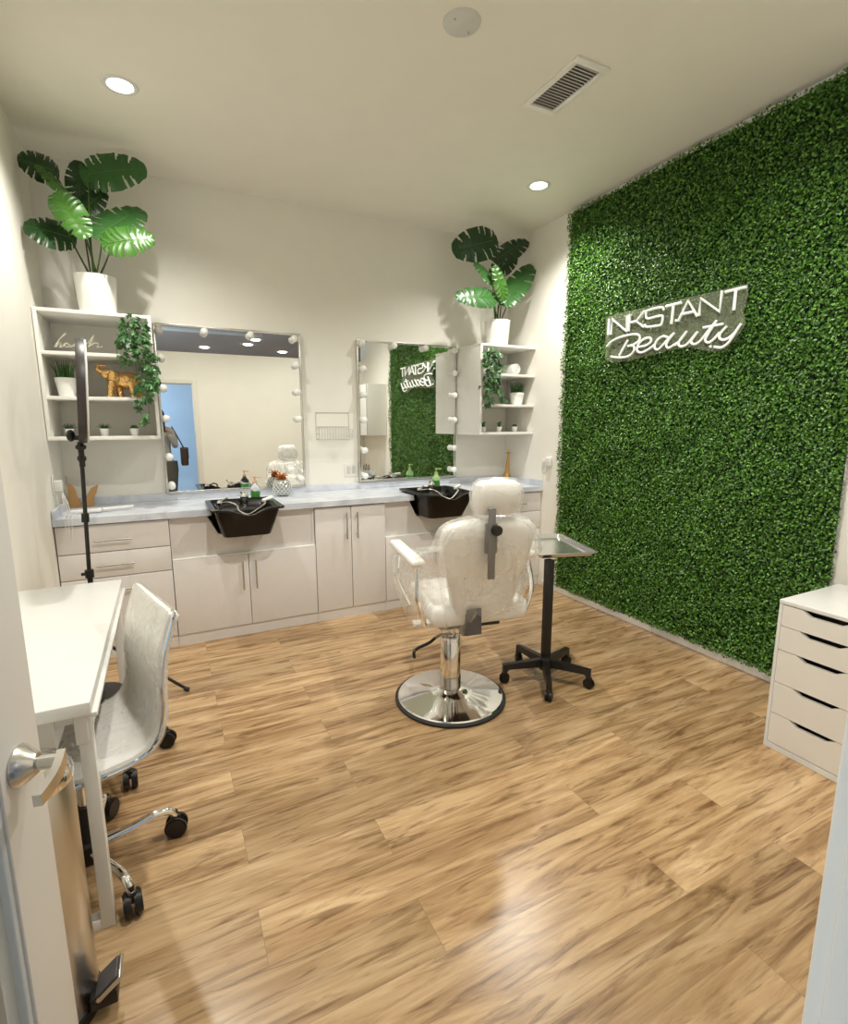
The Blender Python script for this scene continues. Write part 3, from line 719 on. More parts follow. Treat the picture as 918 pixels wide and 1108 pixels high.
# ------------------------------------------------------------------ things on the left end of the counter + wall plates
t = thing('flat_iron', 'white flat styling tool lying on the counter below the unicorn board', 'styling tool', (.22, -.40, zc1))
link('body', B().box(-.15, .02, -.03, .03, .003, .030, .012), white, t)
link('handle', B().cyl((.02, 0, .018), (.19, .05, .02), .012, .009, 14), white, t)
link('plate', B().box(-.14, .0, -.022, .022, .0305, .034, .003), mat('pale_blue_grey', (.45, .48, .54), .3), t)
t = thing('power_adapter', 'white power adapter with tangled cords on the left wall above the counter', 'adapter', (.02, -.42, 1.10))
link('plate', B().box(-.018, -.012, -.04, .04, -.06, .06, .002), trimm, t)
link('plug', B().box(-.012, .03, -.025, .025, -.04, .03, .006), white, t)
for k in range(3):
    rr = random.Random(k)
    link('cord', B().tube(spl([(.02, 0, -.03), (.03+.01*k, -.05, -.10), (.05+.015*k, -.08-.03*k, -.165), (.09+.02*k, -.10, -.178), (.05+.02*k, -.185, -.165), (.05+.012*k, -.195, -.26-.03*k)], 8), .002, 6), white, t)
def plate(label, loc, wall, kind, grp='white wall plates'):
    t = thing('wall_plate', label, 'outlet', loc, group=grp)
    M_ = Matrix.Rotation(R(-90), 4, 'Z') if wall == 'right' else Matrix.Identity(4)
    link('cover', B().box(-.036 if kind != 'double' else -.06, .036 if kind != 'double' else .06, -.006, -.0005, -.058, .058, .003, mtx=M_), trimm, t)
    pm = mat('plate_insert', (.62, .60, .56), .4)
    xs_ = (-.024, .024) if kind == 'double' else (0,)
    for x in xs_:
        link('socket', B().box(x-.016, x+.016, -.009, -.006, -.033, .033, .002, mtx=M_), pm, t)
plate('white double switch plate on the back wall between the mirrors', (2.035, 0, 1.08), 'back', 'double')
plate('white outlet plate on the right wall above the counter end', (W_, -.60, 1.10), 'right', 'single')
t = thing('wall_device', 'small white dispenser box on the right wall beside the green panel', 'dispenser', (W_, -.68, 1.15))
link('body', B().box(-.035, -.001, -.028, .028, -.05, .03, .008), ceramic, t)
link('front_cover', B().box(-.04, -.035, -.022, .022, -.02, .022, .003), trimm, t)
# wire basket between mirrors
t = thing('wire_basket', 'white wire rack basket on the back wall between the mirrors', 'wire rack', (1.885, -.004, 1.345))
b = B(); w = .14
for z in (0, .10, .215): b.tube([(-w, 0, z), (w, 0, z)], .0028, 6)
for x in (-w, w): b.tube([(x, 0, 0), (x, 0, .215)], .0028, 6)
wirem = mat('wire_white', (.68, .66, .62), .4); link('back_frame', b, wirem, t)
b = B()
for k in range(13):
    x = -w+2*w*k/12; b.tube([(x, 0, .10), (x, 0, 0), (x, -.09, 0), (x, -.10, .08)], .0024, 5)
link('basket_wires', b, wirem, t)
b = B()
for z in (0.002, .04, .08): b.tube([(-w, 0, z), (-w, -.10, z), (w, -.10, z), (w, 0, z)], .0026, 6)
link('rim', b, wirem, t)

# ------------------------------------------------------------------ boxwood wall panel
rs = np.random.RandomState(5)
GY0, GY1, GZ0, GZ1 = -2.875, -.83, .062, 3.085
root_g = thing('boxwood_panel', 'floor to ceiling artificial boxwood hedge panel on the right wall', 'green wall', (W_, (GY0+GY1)/2, 0))
link('backing', B().box(-.018, -.001, (GY0-GY1)/2+.01, (GY1-GY0)/2-.01, GZ0+.01, GZ1-.01), mat('hedge_backing', (.008, .03, .005), .9), root_g, smooth=False)
n = 105000
cy_ = rs.uniform(GY0-.005, GY1+.005, n); cz_ = rs.uniform(GZ0-.005, GZ1+.0, n)
dpt = .018+.042*rs.rand(n)**.8
dpt *= .85+.3*np.sin(cy_*9+2*np.sin(cz_*5))*np.sin(cz_*8+1.3*np.sin(cy_*6))
c = np.stack([-dpt, cy_-(GY0+GY1)/2, cz_], 1)
nr = rs.normal(0, .62, (n, 3)); nr[:, 0] -= 1.0; nr[:, 2] += .25; nr /= np.linalg.norm(nr, axis=1)[:, None]
dd = rs.normal(0, 1, (n, 3)); dd -= nr*(dd*nr).sum(1)[:, None]; dd /= np.linalg.norm(dd, axis=1)[:, None]
ss = np.cross(dd, nr); L_ = (.0065+.0045*rs.rand(n))[:, None]; wd = L_*.62
v0 = c-dd*L_; v1 = c+ss*wd+nr*.0025; v2 = c+dd*L_; v3 = c-ss*wd+nr*.0025; vm = c-nr*.002
V = np.stack([v0, v1, v2, v3], 1).reshape(-1, 3); V[:, 0] = np.minimum(V[:, 0], -.002)
ix = np.arange(n)*4
FF = np.concatenate([np.stack([ix, ix+1, ix+2], 1), np.stack([ix, ix+2, ix+3], 1)])
me = bpy.data.meshes.new('foliage'); me.vertices.add(len(V)); me.vertices.foreach_set('co', V.astype(np.float32).ravel())
me.loops.add(len(FF)*3); me.loops.foreach_set('vertex_index', FF.astype(np.int32).ravel())
me.polygons.add(len(FF)); me.polygons.foreach_set('loop_start', np.arange(len(FF), dtype=np.int32)*3); me.polygons.foreach_set('loop_total', np.full(len(FF), 3, np.int32))
me.update(calc_edges=True); me.validate()
tint = np.repeat((rs.rand(n)**1.8*.8+.1*rs.rand(n)), 4).astype(np.float32)
a = me.attributes.new('tint', 'FLOAT', 'POINT'); a.data.foreach_set('value', tint); me.materials.append(boxleaf)
o = bpy.data.objects.new('foliage', me); COL.objects.link(o); o.parent = root_g; o['kind'] = 'stuff'

# ------------------------------------------------------------------ sign
SX = 3.545
t = thing('neon_sign', 'white tube lettered sign on clear acrylic mounted on the hedge panel', 'sign', (SX, -1.83, 2.08))
outl = [(656, 343), (678, 337), (706, 331), (730, 325), (757, 319), (790, 311), (807, 307), (810, 318), (804, 338), (807, 350), (798, 364), (787, 377), (774, 381), (745, 376), (725, 379), (690, 388), (664, 393), (655, 389)]
link('acrylic_backing', B().prism([at(x, y, 0, SX) for x, y in outl], (.006, 0, 0)), acryl, t, world=True, smooth=False)
tubem = mat('sign_tube', (.93, .93, .90), .3, emit=.12)
A_, Bb = ((650, 300), 10.8), ((725, 300), 10.2)
caps = [(A_, [[(103, 485), (92, 675)], [(125, 670), (140, 492), (303, 630), (313, 445)], [(345, 430), (330, 630)], [(520, 390), (420, 515), (510, 580)], [(342, 530), (420, 515)], [(855, 325), (830, 545)], ]),
        (Bb, [[(-38, 322), (130, 280)], [(65, 478), (95, 480), (205, 258), (305, 430)], [(130, 408), (275, 378)], [(325, 425), (345, 232), (552, 380), (578, 150)], [(615, 162), (850, 105)], [(732, 138), (708, 365)]])]
for (of, sc_), sts in caps:
    for st in sts: link('letter_stroke', B().tube([at(of[0]+x/sc_, of[1]+y/sc_, 0, SX-.012) for x, y in st], .0085, 8), tubem, t, world=True)
cur = [(A_, [[(742, 385), (715, 350), (560, 385), (535, 410), (535, 460), (560, 482), (710, 448), (728, 480), (715, 540), (690, 562), (545, 580), (520, 550)],
             [(75, 810), (130, 750), (220, 705), (330, 675), (420, 668), (460, 690), (450, 740), (390, 785), (320, 805)],
             [(320, 805), (385, 800), (395, 850), (350, 910), (280, 935), (190, 938), (125, 928)],
             [(440, 815), (520, 800), (585, 760), (590, 715), (540, 710), (470, 750), (430, 820), (440, 870), (500, 875), (580, 830), (630, 790)],
             [(785, 700), (730, 690), (670, 730), (635, 790), (640, 835), (680, 840), (740, 780), (800, 710), (865, 650)],
             [(865, 650), (800, 730), (770, 790), (790, 825), (830, 810), (890, 770)]]),
       (Bb, [[(60, 750), (120, 690), (190, 595)], [(190, 595), (110, 700), (100, 745), (130, 765), (190, 740), (260, 660), (310, 600)],
             [(310, 600), (245, 690), (240, 725), (280, 738), (340, 700), (420, 600), (520, 475)], [(520, 475), (410, 650), (395, 700), (430, 720), (490, 680), (550, 610)],
             [(630, 540), (560, 620), (550, 670), (590, 690), (650, 670), (720, 610), (790, 510)], [(790, 510), (700, 650), (640, 730), (570, 775), (490, 768)]])]
for (of, sc_), sts in cur:
    for st in sts: link('letter_stroke', B().tube(spl([at(of[0]+x/sc_, of[1]+y/sc_, 0, SX-.012) for x, y in st], 5), .0075, 8), tubem, t, world=True)
for (of, sc_), st in ((A_, [(320, 735), (220, 915)]), (Bb, [(370, 555), (590, 515)]), (Bb, [(443, 763), (460, 767)])):
    link('letter_stroke', B().tube([at(of[0]+x/sc_, of[1]+y/sc_, 0, SX-.012) for x, y in st], .0075, 8), tubem, t, world=True)
for px, py in ((662, 372), (800, 318), (770, 372), (700, 336)):
    p = at(px, py, 0, SX); link('standoff', B().cyl(p, p+Vector((.05, 0, 0)), .007), nickel, t, world=True)

# ------------------------------------------------------------------ styling chair
t = thing('styling_chair', 'white hydraulic styling chair wrapped in clear plastic on a round chrome base', 'salon chair', (1.905, -1.96, 0), rz=R(-10))
# local: forward = +y
link('base_ring', B().lathe([(.0, 0), (.292, 0), (.298, .006), (.298, .014), (.285, .020), (0, .020)], close=True, seg=64), rubber, t)
link('base_plate', B().lathe([(.283, .0202), (.278, .026), (.20, .036), (.12, .046), (.085, .055), (.066, .066), (0, .067)], close=True, seg=64), chrome, t)
link('column', B().lathe([(.054, .0675), (.054, .345), (.050, .352), (.038, .352), (.036, .34), (0, .34)], close=True, seg=40), chrome, t)
link('column_collar', B().lathe([(.056, .068), (.0565, .135), (.0545, .136)], close=True, seg=40), nickel, t)
link('piston', B().cyl((0, 0, .341), (0, 0, .455), .024, seg=24), chrome, t)
link('pump_lever', B().tube(spl([(-.0, -.02, .37), (-.08, -.05, .385), (-.15, -.10, .375), (-.24, -.16, .375), (-.25, -.175, .34)], 6), .008, 8), blackm, t)
link('pump_linkage', B().tube([(.05, .0, .36), (.10, .03, .375), (.13, .03, .365)], .006, 8), blackm, t)
# seat assembly
link('under_frame', B().box(-.16, .16, -.16, .18, .455, .485, .008), blackm, t)
link('seat', B().box(-.255, .255, -.22, .27, .486, .60, .04), vinyl, t)
# backrest: tapered loft, leaning back (towards -y)
def back_ring(z, w, y, th, n=20):
    pts = []
    for k in range(n):
        a = 2*math.pi*k/n; cx_, sy_ = math.cos(a), math.sin(a)
        pts.append(Vector((w*math.copysign(abs(cx_)**.45, cx_), y+th*math.copysign(abs(sy_)**.6, sy_), z)))
    return pts
zs = [(.545, .130, -.185, .030), (.56, .150, -.19, .045), (.62, .165, -.20, .05), (.75, .195, -.225, .052), (.86, .222, -.245, .052), (.945, .235, -.262, .05), (.985, .232, -.27, .046), (1.01, .205, -.277, .038), (1.026, .15, -.28, .024), (1.034, .06, -.28, .01)]
link('backrest', B().loft([back_ring(*q) for q in zs]), vinyl, t)
zs = [(1.05, .07, -.285, .02), (1.055, .092, -.285, .035), (1.09, .110, -.288, .048), (1.15, .114, -.292, .05), (1.19, .106, -.295, .045), (1.208, .08, -.296, .03), (1.212, .04, -.296, .012)]
hr = link('headrest', B().loft([back_ring(*q) for q in zs]), vinyl, t)
link('headrest_bar', B().box(-.018, .018, -.352, -.342, .76, 1.09, .004), greymetal, t)
link('bar_bracket', B().box(-.028, .028, -.348, -.325, .88, 1.02, .004), greymetal, t)
link('adjust_knob', B().cyl((.012, -.350, .99), (.012, -.378, .99), .025, .023, 20, bev=.003), black, t)
link('recline_bracket', B().prism([(.005, -.255, .59), (.005, -.262, .46), (.005, -.18, .425), (.005, .02, .47), (.005, -.10, .49), (.005, -.20, .56)], (.07, 0, 0)), darkgrey, t, smooth=False)
for s in (-1, 1):
    ar = link('armrest', B().box(s*.30-.036, s*.30+.036, -.13, .37, .775, .815, .018), vinyl, t)
    link('arm_frame', B().tube(spl([(s*.30, -.10, .765), (s*.31, -.13, .62), (s*.27, -.13, .48)], 6), .011, 8).tube(spl([(s*.30, .28, .765), (s*.31, .26, .62), (s*.27, .15, .49)], 6), .011, 8), chrome, t)
link('footrest_bar', B().tube([(-.10, .20, .47), (-.10, .52, .22), (.10, .52, .22), (.10, .20, .47)], .011, 8), chrome, t)
link('footrest', B().box(-.15, .15, .50, .58, .205, .23, .008), white, t)
# film cover: wrinkled envelope over back, arms and seat
def film_ring(z, wL, wR, y0, y1, n=72, amp=.012, sd=0):
    pts = []
    for k in range(n):
        a = 2*math.pi*k/n; cx_, sy_ = math.cos(a), math.sin(a)
        w = wR if cx_ > 0 else wL
        y = (y0+y1)/2+(y1-y0)/2*math.copysign(abs(sy_)**.55, sy_)
        tb = min(1, max(0, (y-y0)/max(.05, (y1-y0)*.6))); wb = min(w, float(np.interp(z, (.45, .545, .75, .95, 1.05), (.17, .18, .215, .25, .12)))+.015)
        x = (wb+(w-wb)*tb)*math.copysign(abs(cx_)**.55, cx_)
        nn_ = noise.noise(Vector((x*7+sd, y*7, z*5)))*amp*2 + math.sin(a*23+z*9+3*noise.noise(Vector((a*2, z*4, sd))))*amp*.7
        l = Vector((x, y, 0)).normalized() if abs(x)+abs(y) > 1e-6 else Vector((1, 0, 0))
        pts.append(Vector((x, y, z))+l*nn_)
    return pts
rings = [film_ring(1.045, .10, .10, -.33, -.24, amp=.004), film_ring(1.03, .19, .19, -.335, -.22, amp=.005), film_ring(1.0, .24, .24, -.342, -.20, amp=.005), film_ring(.95, .25, .255, -.336, -.18, amp=.006), film_ring(.90, .26, .28, -.330, -.15, amp=.008),
         film_ring(.85, .30, .35, -.320, -.10, amp=.010), film_ring(.80, .32, .37, -.305, .05, amp=.010), film_ring(.775, .345, .385, -.295, .36, amp=.010), film_ring(.72, .355, .43, -.285, .385, amp=.014),
         film_ring(.66, .36, .44, -.275, .385, amp=.02), film_ring(.60, .35, .42, -.265, .37, amp=.02), film_ring(.545, .33, .35, -.25, .35, amp=.02), film_ring(.50, .30, .30, -.23, .33, amp=.016)]
for p in rings[-1]:
    p.z += .07*noise.noise(Vector((p.x*5, p.y*5, 1.7))) + (.09 if p.x > .0 and p.y < 0 else 0) - (.06 if p.x < -.1 else 0)
bb = B(); bb.loft(rings, caps=False)
cover = link('plastic_cover', bb, film, t, angle=180)
sm = cover.modifiers.new('s', 'SUBSURF'); sm.levels = 1; sm.render_levels = 1
zs = [(1.035, .08, -.285, .035), (1.05, .105, -.287, .05), (1.09, .122, -.288, .06), (1.15, .126, -.292, .062), (1.195, .116, -.295, .055), (1.216, .09, -.296, .036), (1.222, .04, -.296, .012)]
rr_ = []
for q in zs:
    rg_ = back_ring(*q, n=40)
    rr_.append([p+(p-Vector((0, -.29, p.z))).normalized()*(noise.noise(p*22)*.008) for p in rg_])
link('headrest_cover', B().loft(rr_), film, hr, angle=180)

shift = {'seat': .09, 'backrest': .09, 'headrest': .115, 'headrest_bar': .07, 'bar_bracket': .07, 'adjust_knob': .075, 'armrest': .09, 'arm_frame': .09, 'footrest_bar': .09, 'footrest': .09, 'plastic_cover': .09, 'under_frame': .05, 'recline_bracket': -.01}
for ch in kids(t):
    k_ = ch.name.split('.')[0]
    if k_ in shift: ch.location.x = shift[k_]
# ------------------------------------------------------------------ tray stand
t = thing('tray_stand', 'steel instrument tray on a black rolling five-leg post', 'tray stand', (2.497, -2.03, 0))
def caster(parent, p, r_=.028, twin=.012, m_=black):
    x, y = p; a = math.atan2(y, x)+1.2
    b = B(); d = Vector((math.cos(a), math.sin(a), 0))
    for s in (-1, 1): b.cyl(Vector((x, y, r_))+d*(s*twin*1.5), Vector((x, y, r_))+d*(s*twin*.25), r_, r_, 20, bev=.005)
    b.cyl((x, y, r_+.004), (x, y, r_*2+.022), .009, .009, 10).box(x-.015, x+.015, y-.012, y+.012, r_*1.2, r_*2+.006, .005)
    return link('caster', b, m_, parent)
for k, a in enumerate((-125, -53, 19, 91, 163)):
    e = Vector((math.cos(R(a))*.245, math.sin(R(a))*.245, 0)); d = e.normalized()
    lg = link('leg', B().loft([[Vector((d.x*.02-d.y*s*w, d.y*.02+d.x*s*w, z)) for s, w, z in ((-1, .024, .085), (1, .024, .085), (1, .018, .130), (-1, .018, .130))],
                               [Vector((e.x*.9-d.y*s*w, e.y*.9+d.x*s*w, z)) for s, w, z in ((-1, .016, .082), (1, .016, .082), (1, .013, .114), (-1, .013, .114))],
                               [Vector((e.x*1.04-d.y*s*w, e.y*1.04+d.x*s*w, z)) for s, w, z in ((-1, .016, .050), (1, .016, .050), (1, .013, .112), (-1, .013, .112))]]), blackm, t)
    caster(lg, (e.x, e.y), .029)
link('hub', B().lathe([(0, .066), (.035, .066), (.038, .075), (.036, .125), (.026, .14), (0, .14)], close=True), blackm, t)
link('post', B().box(-.021, .021, -.021, .021, .12, .715, .003), blackm, t)
MT = Matrix.Translation((.17, .19, 0)) @ Matrix.Rotation(R(-18), 4, 'Z')
link('tray_frame', B().box(-.14, .14, -.21, .21, .716, .724, .003, mtx=MT), blackm, t)
b = B(); w, l = .175, .25
def trr(i, z, r_=.02): return [MT @ p for p in rrect(-w+i, w-i, -l+i, l-i, z, r_)]
b.loft([trr(.02, .7255), trr(.004, .745), trr(-.008, .748), trr(-.008, .751), trr(.006, .751), trr(.022, .729), trr(.04, .728)])
link('tray', b, mat('tray_steel', (.80, .79, .77), .16, .9), t)

# ------------------------------------------------------------------ white desk
t = thing('writing_desk', 'narrow white desk against the left wall with sled legs', 'desk', (.003, -2.08, 0))
X1, hy = .392, .612
link('desk_top', B().box(0, X1, -hy, hy, .705, .742, .003), white, t)
link('apron', B().box(.015, .30, -hy+.045, hy-.045, .60, .704, .002), white, t)
d = link('drawer_front', B().box(X1-.05, X1-.018, -hy+.05, hy-.05, .598, .702, .003), white, t)
link('front_lip', B().box(X1-.017, X1+.012, -hy+.015, hy-.015, .690, .704, .003), white, d)
for s in (-1, 1):
    y = s*(hy-.075)
    link('leg', B().box(X1-.045, X1-.01, y-.0175, y+.0175, .0, .704, .002), white, t)
    link('leg', B().box(.005, .040, y-.0175, y+.0175, .0, .704, .002), white, t)
    link('foot_rail', B().box(.040, X1-.045, y-.0175, y+.0175, .0, .035, .002), white, t)
    link('top_rail', B().box(.040, X1-.045, y-.0175, y+.0175, .66, .704, .002), white, t)

# ------------------------------------------------------------------ desk chair (forward = -x)
t = thing('desk_chair', 'white armless desk chair in clear plastic wrap with chrome star base', 'office chair', (.30, -2.39, 0), rz=R(15.5))
def shell_pts(off_=0):
    return [(-.22, .470+off_), (-.17, .462+off_), (-.05, .455+off_), (.06, .455+off_), (.135, .466), (.185, .505), (.208, .58), (.212, .68), (.228, .78), (.258, .875), (.265, .893)]
prof = [Vector((x, 0, z)) for x, z in shell_pts()]
C2 = spl(prof, 5); hw_ = .205
def slab(th, w, offs, rnd=.03):
    rings = []; n_ = len(C2)
    for i, p in enumerate(C2):
        d = (C2[min(i+1, n_-1)]-C2[max(i-1, 0)]).normalized(); nn = Vector((-d.z, 0, d.x))
        if nn.z < 0 and i < 5: nn = -nn
        f = min(i, n_-1-i)/4; ww = w-(rnd*(1-f)**2 if f < 1 else 0)
        c_ = p+nn*offs
        rings.append([c_+Vector((0, -ww, 0))-nn*th/2, c_+Vector((0, -ww-.004, 0)), c_+Vector((0, -ww, 0))+nn*th/2, c_+Vector((0, -ww*.5, 0))+nn*th*.62, c_+nn*th*.66, c_+Vector((0, ww*.5, 0))+nn*th*.62,
                      c_+Vector((0, ww, 0))+nn*th/2, c_+Vector((0, ww+.004, 0)), c_+Vector((0, ww, 0))-nn*th/2])
    return rings
link('seat_shell', B().loft(slab(.028, hw_, 0)), vinyl, t, angle=60)
b = B()
for s in (-1, 1): b.tube([p+Vector((0, s*(hw_+.006)*(1 if 2 < i < len(C2)-3 else .96), 0)) for i, p in enumerate(C2)], .006, 8)
b.tube([C2[-1]+Vector((0, -hw_*.93, .002)), C2[-1]+Vector((0, hw_*.93, .002))], .006, 8)
link('chrome_edge', b, chrome, t)
rings = []
for r_ in slab(.034, hw_+.004, 0.0):
    rings.append([p+Vector((0, 0, 0))+Vector((noise.noise(p*11), noise.noise(p*11+Vector((5, 5, 5)))*.6, noise.noise(p*13+Vector((9, 0, 2)))))*.006 for p in r_])
link('plastic_wrap', B().loft(rings), film_thin, t, angle=60)
link('seat_plate', B().box(-.09, .09, -.09, .09, .405, .435, .006), blackm, t)
link('gas_lift', B().cyl((0, 0, .22), (0, 0, .41), .014, seg=16), chrome, t)
link('column', B().cyl((0, 0, .085), (0, 0, .25), .026, .022, 20), black, t)
link('hub', B().lathe([(0, .055), (.038, .055), (.042, .065), (.040, .12), (.03, .13), (0, .13)], close=True), black, t)
for k in range(5):
    a = R(-75.5+72*k); e = Vector((math.cos(a), math.sin(a), 0))
    lg = link('leg', B().tube(spl([e*.035+Vector((0, 0, .095)), e*.12+Vector((0, 0, .10)), e*.20+Vector((0, 0, .112)), e*.245+Vector((0, 0, .10)), e*.262+Vector((0, 0, .072))], 6), .0165, 12, .72), chrome, t)
    caster(lg, (e.x*.262, e.y*.262), .037, .017)
# black rolling stool under the desk
t = thing('rolling_stool', 'black rolling stool mostly hidden under the desk behind the white chair', 'stool', (.30, -1.77, 0))
link('seat', B().lathe([(0, .29), (.085, .29), (.10, .30), (.10, .325), (.085, .34), (0, .345)], close=True, seg=40), mat('stool_leatherette', (.03, .028, .026), .35), t)
link('gas_lift', B().cyl((0, 0, .10), (0, 0, .29), .018, seg=16), blackm, t)
link('hub', B().cyl((0, 0, .06), (0, 0, .12), .035, .03, 20), black, t)
for k in range(5):
    a = R(-66+72*k); e = Vector((math.cos(a), math.sin(a), 0))
    lg = link('leg', B().tube([e*.02+Vector((0, 0, .10)), e*.12+Vector((0, 0, .09)), e*.225+Vector((0, 0, .068))], .017, 10, .8), black, t)
    caster(lg, (e.x*.232, e.y*.232), .037, .017)

# ------------------------------------------------------------------ ring light on stand
t = thing('ring_light', 'black ring light on a tall tripod stand behind the desk, seen edge-on', 'ring light', (.235, -1.2, 0))
link('lower_pole', B().cyl((0, 0, .12), (.0, 0, .72), .0125, seg=16), blackm, t)
link('pole_collar', B().cyl((0, 0, .70), (0, 0, .74), .02, seg=16).cyl((-.01, 0, .72), (-.035, 0, .72), .008, seg=10), black, t)
link('pole', B().cyl((0, 0, .74), (.022, 0, 1.30), .0095, seg=16), blackm, t)
link('pole_collar', B().cyl((.008, 0, .985), (.01, 0, 1.025), .017, seg=16), black, t)
link('tilt_head', B().sph((.023, 0, 1.30), .020).cyl((.022, 0, 1.26), (.024, 0, 1.38), .013, seg=14).sph((.024, 0, 1.355), .024, (1, 1, .7)).cyl((-.02, 0, 1.40), (.05, 0, 1.40), .011, seg=12).sph((-.012, 0, 1.41), .024, (.8, 1, 1.2)), black, t)
MR = Matrix.Translation((.055, 0, 1.62)) @ Matrix.Rotation(R(6.8), 4, 'Z') @ Matrix.Rotation(R(3.5), 4, 'Y')
def ringpart(ri, ro, x0, x1, m_, nm, seg=64):
    b = B(); rings = []
    for k in range(seg):
        a = 2*math.pi*k/seg; c_, s_ = math.cos(a), math.sin(a)
        rings.append([MR @ Vector((x, r_*c_, r_*s_)) for r_, x in ((ri, x0), (ro, x0), (ro+.003, (x0+x1)/2), (ro, x1), (ri, x1))])
    rings.append(rings[0]); bm = b.bm; Vv = [[bm.verts.new(p) for p in r_] for r_ in rings[:-1]]; Vv.append(Vv[0])
    for a, c2 in zip(Vv, Vv[1:]):
        for i in range(5): bm.faces.new((a[i], a[(i+1) % 5], c2[(i+1) % 5], c2[i]))
    return link(nm, b, m_, t)
ringpart(.175, .245, -.022, .012, mat('ring_housing', (.045, .038, .036), .4), 'ring_housing')
ringpart(.180, .240, .0125, .022, mat('ring_diffuser', (.86, .85, .82), .4), 'diffuser')
link('bracket', B().cyl((.025, 0, 1.38), (.05, 0, 1.40), .012), black, t)
for k, a in enumerate((-6, 114, 234)):
    e = Vector((math.cos(R(a)), math.sin(R(a)), 0)); m_ = 1 if k == 0 else .42
    lg = link('leg', B().tube([e*.014+Vector((0, 0, .36 if k == 0 else .30)), e*.40*m_+Vector((0, 0, .012))], .0085, 8), blackm, t)
    link('rubber_foot', B().cyl(e*.385*m_+Vector((0, 0, .02)), e*.41*m_+Vector((0, 0, .008)), .012, seg=10), rubber, lg)

# ------------------------------------------------------------------ drawer unit by the right wall
t = thing('drawer_unit', 'white drawer unit with five cut-out handle drawers in the right foreground', 'drawer unit', (2.99, -3.155, 0))
hw2, dp = .18, .48
link('case', B().box(0.018, dp, -hw2, -hw2+.016, .03, .682, .001).box(0.018, dp, hw2-.016, hw2, .03, .682, .001).box(.02, dp, -hw2+.016, hw2-.016, .012, .03), white, t, smooth=False)
link('case_front_edge', B().box(0, .018, hw2-.014, hw2, .0, .682, .001).box(0, .018, -hw2, -hw2+.014, .0, .682, .001).box(0, .018, -hw2+.014, hw2-.014, 0, .026, .001), white, t, smooth=False)
link('case_top', B().box(-.001, dp, -hw2-.001, hw2+.001, .682, .70, .002), white, t)
link('plinth', B().box(.02, dp, -hw2+.002, hw2-.002, 0, .012), white, t, smooth=False)
zs = [.029, .172, .320, .473, .583, .680]
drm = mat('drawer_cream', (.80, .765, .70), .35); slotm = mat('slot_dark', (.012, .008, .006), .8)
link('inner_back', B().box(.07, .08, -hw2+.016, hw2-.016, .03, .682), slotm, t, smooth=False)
for i in range(5):
    a, b_ = zs[i]+.0015, zs[i+1]-.0015; w = hw2-.0155; c0, c1, dpz = -.085, .10, .021
    P = [(0, -w, a), (0, w, a), (0, w, b_), (0, .09, b_), (0, .055, b_-dpz), (0, -.055, b_-dpz), (0, -.09, b_), (0, -w, b_)]
    link('drawer', B().prism([Vector(p) for p in P], (.018, 0, 0)), drm, t, smooth=False)
# organiser on top
t = thing('acrylic_organizer', 'clear acrylic organiser with brushes on the drawer unit', 'organiser', (3.36, -3.215, .7005))
b = B(); b.box(-.08, .08, -.10, .10, 0, .004).box(-.08, -.077, -.10, .10, .004, .09).box(.077, .08, -.10, .10, .004, .09).box(-.077, .077, -.10, -.097, .004, .09).box(-.077, .077, .097, .10, .004, .09).box(-.077, .077, -.002, .001, .004, .08)
link('box', b, pane, t, smooth=False)
b = B(); 
for k in range(5): b.cyl((-.04+.02*k, -.05+.01*(k % 2), .005), (-.05+.025*k, -.055, .15+.012*(k % 3)), .004, .006, 8)
link('brush', b, black, t)
link('compact', B().cyl((0, .05, .005), (0, .05, .03), .03, seg=24), darkgrey, t)
for i, (x, y, h, nm) in enumerate(((3.18, -3.20, .11, 'white cup of dark brushes beside the acrylic organiser'), (3.25, -3.28, .09, 'short white cup of dark brushes at the front of the drawer unit'))):
    t = thing('brush_cup', nm, 'cup', (x, y, .7005), group='brush cups on the drawer unit')
    link('cup', B().lathe([(.028, 0), (.034, h), (.031, h), (.026, .006), (0, .006)], close=True), ceramic, t)
    for k in range(3):
        a = k*2.1; link('brush', B().cyl((.008*math.cos(a), .008*math.sin(a), .01), (.03*math.cos(a), .03*math.sin(a), h+.09), .003, .007, 8), black, t)
# wall cabinet on the right wall beyond the hedge, seen in the right mirror
t = thing('wall_cabinet', 'white wall cabinet with open end niches near the doorway, seen in the right mirror', 'cabinet', (W_-.002, -3.40, 1.30))
link('body', B().box(-.30, 0, -.25, .32, 0, .75, .002), shelfm, t)
link('door', B().box(-.32, -.302, -.245, .315, .005, .745, .002), white, t)
b = B()
for z in (0, .25, .50, .732): b.box(-.30, 0, -.55, -.252, z, z+.018)
b.box(-.30, 0, -.568, -.55, 0, .75)
link('open_niches', b, shelfm, t, smooth=False)

# ------------------------------------------------------------------ door and bin
A0 = Vector((.205, -4.045, 0)); E0 = Vector((.394, -3.2, 0)); ang = math.atan2((E0-A0).y, (E0-A0).x); DLn = (E0-A0).length
dr = thing('door_1', 'x', 'door', A0, rz=ang); del dr['label']; del dr['category']; dr['kind'] = 'structure'
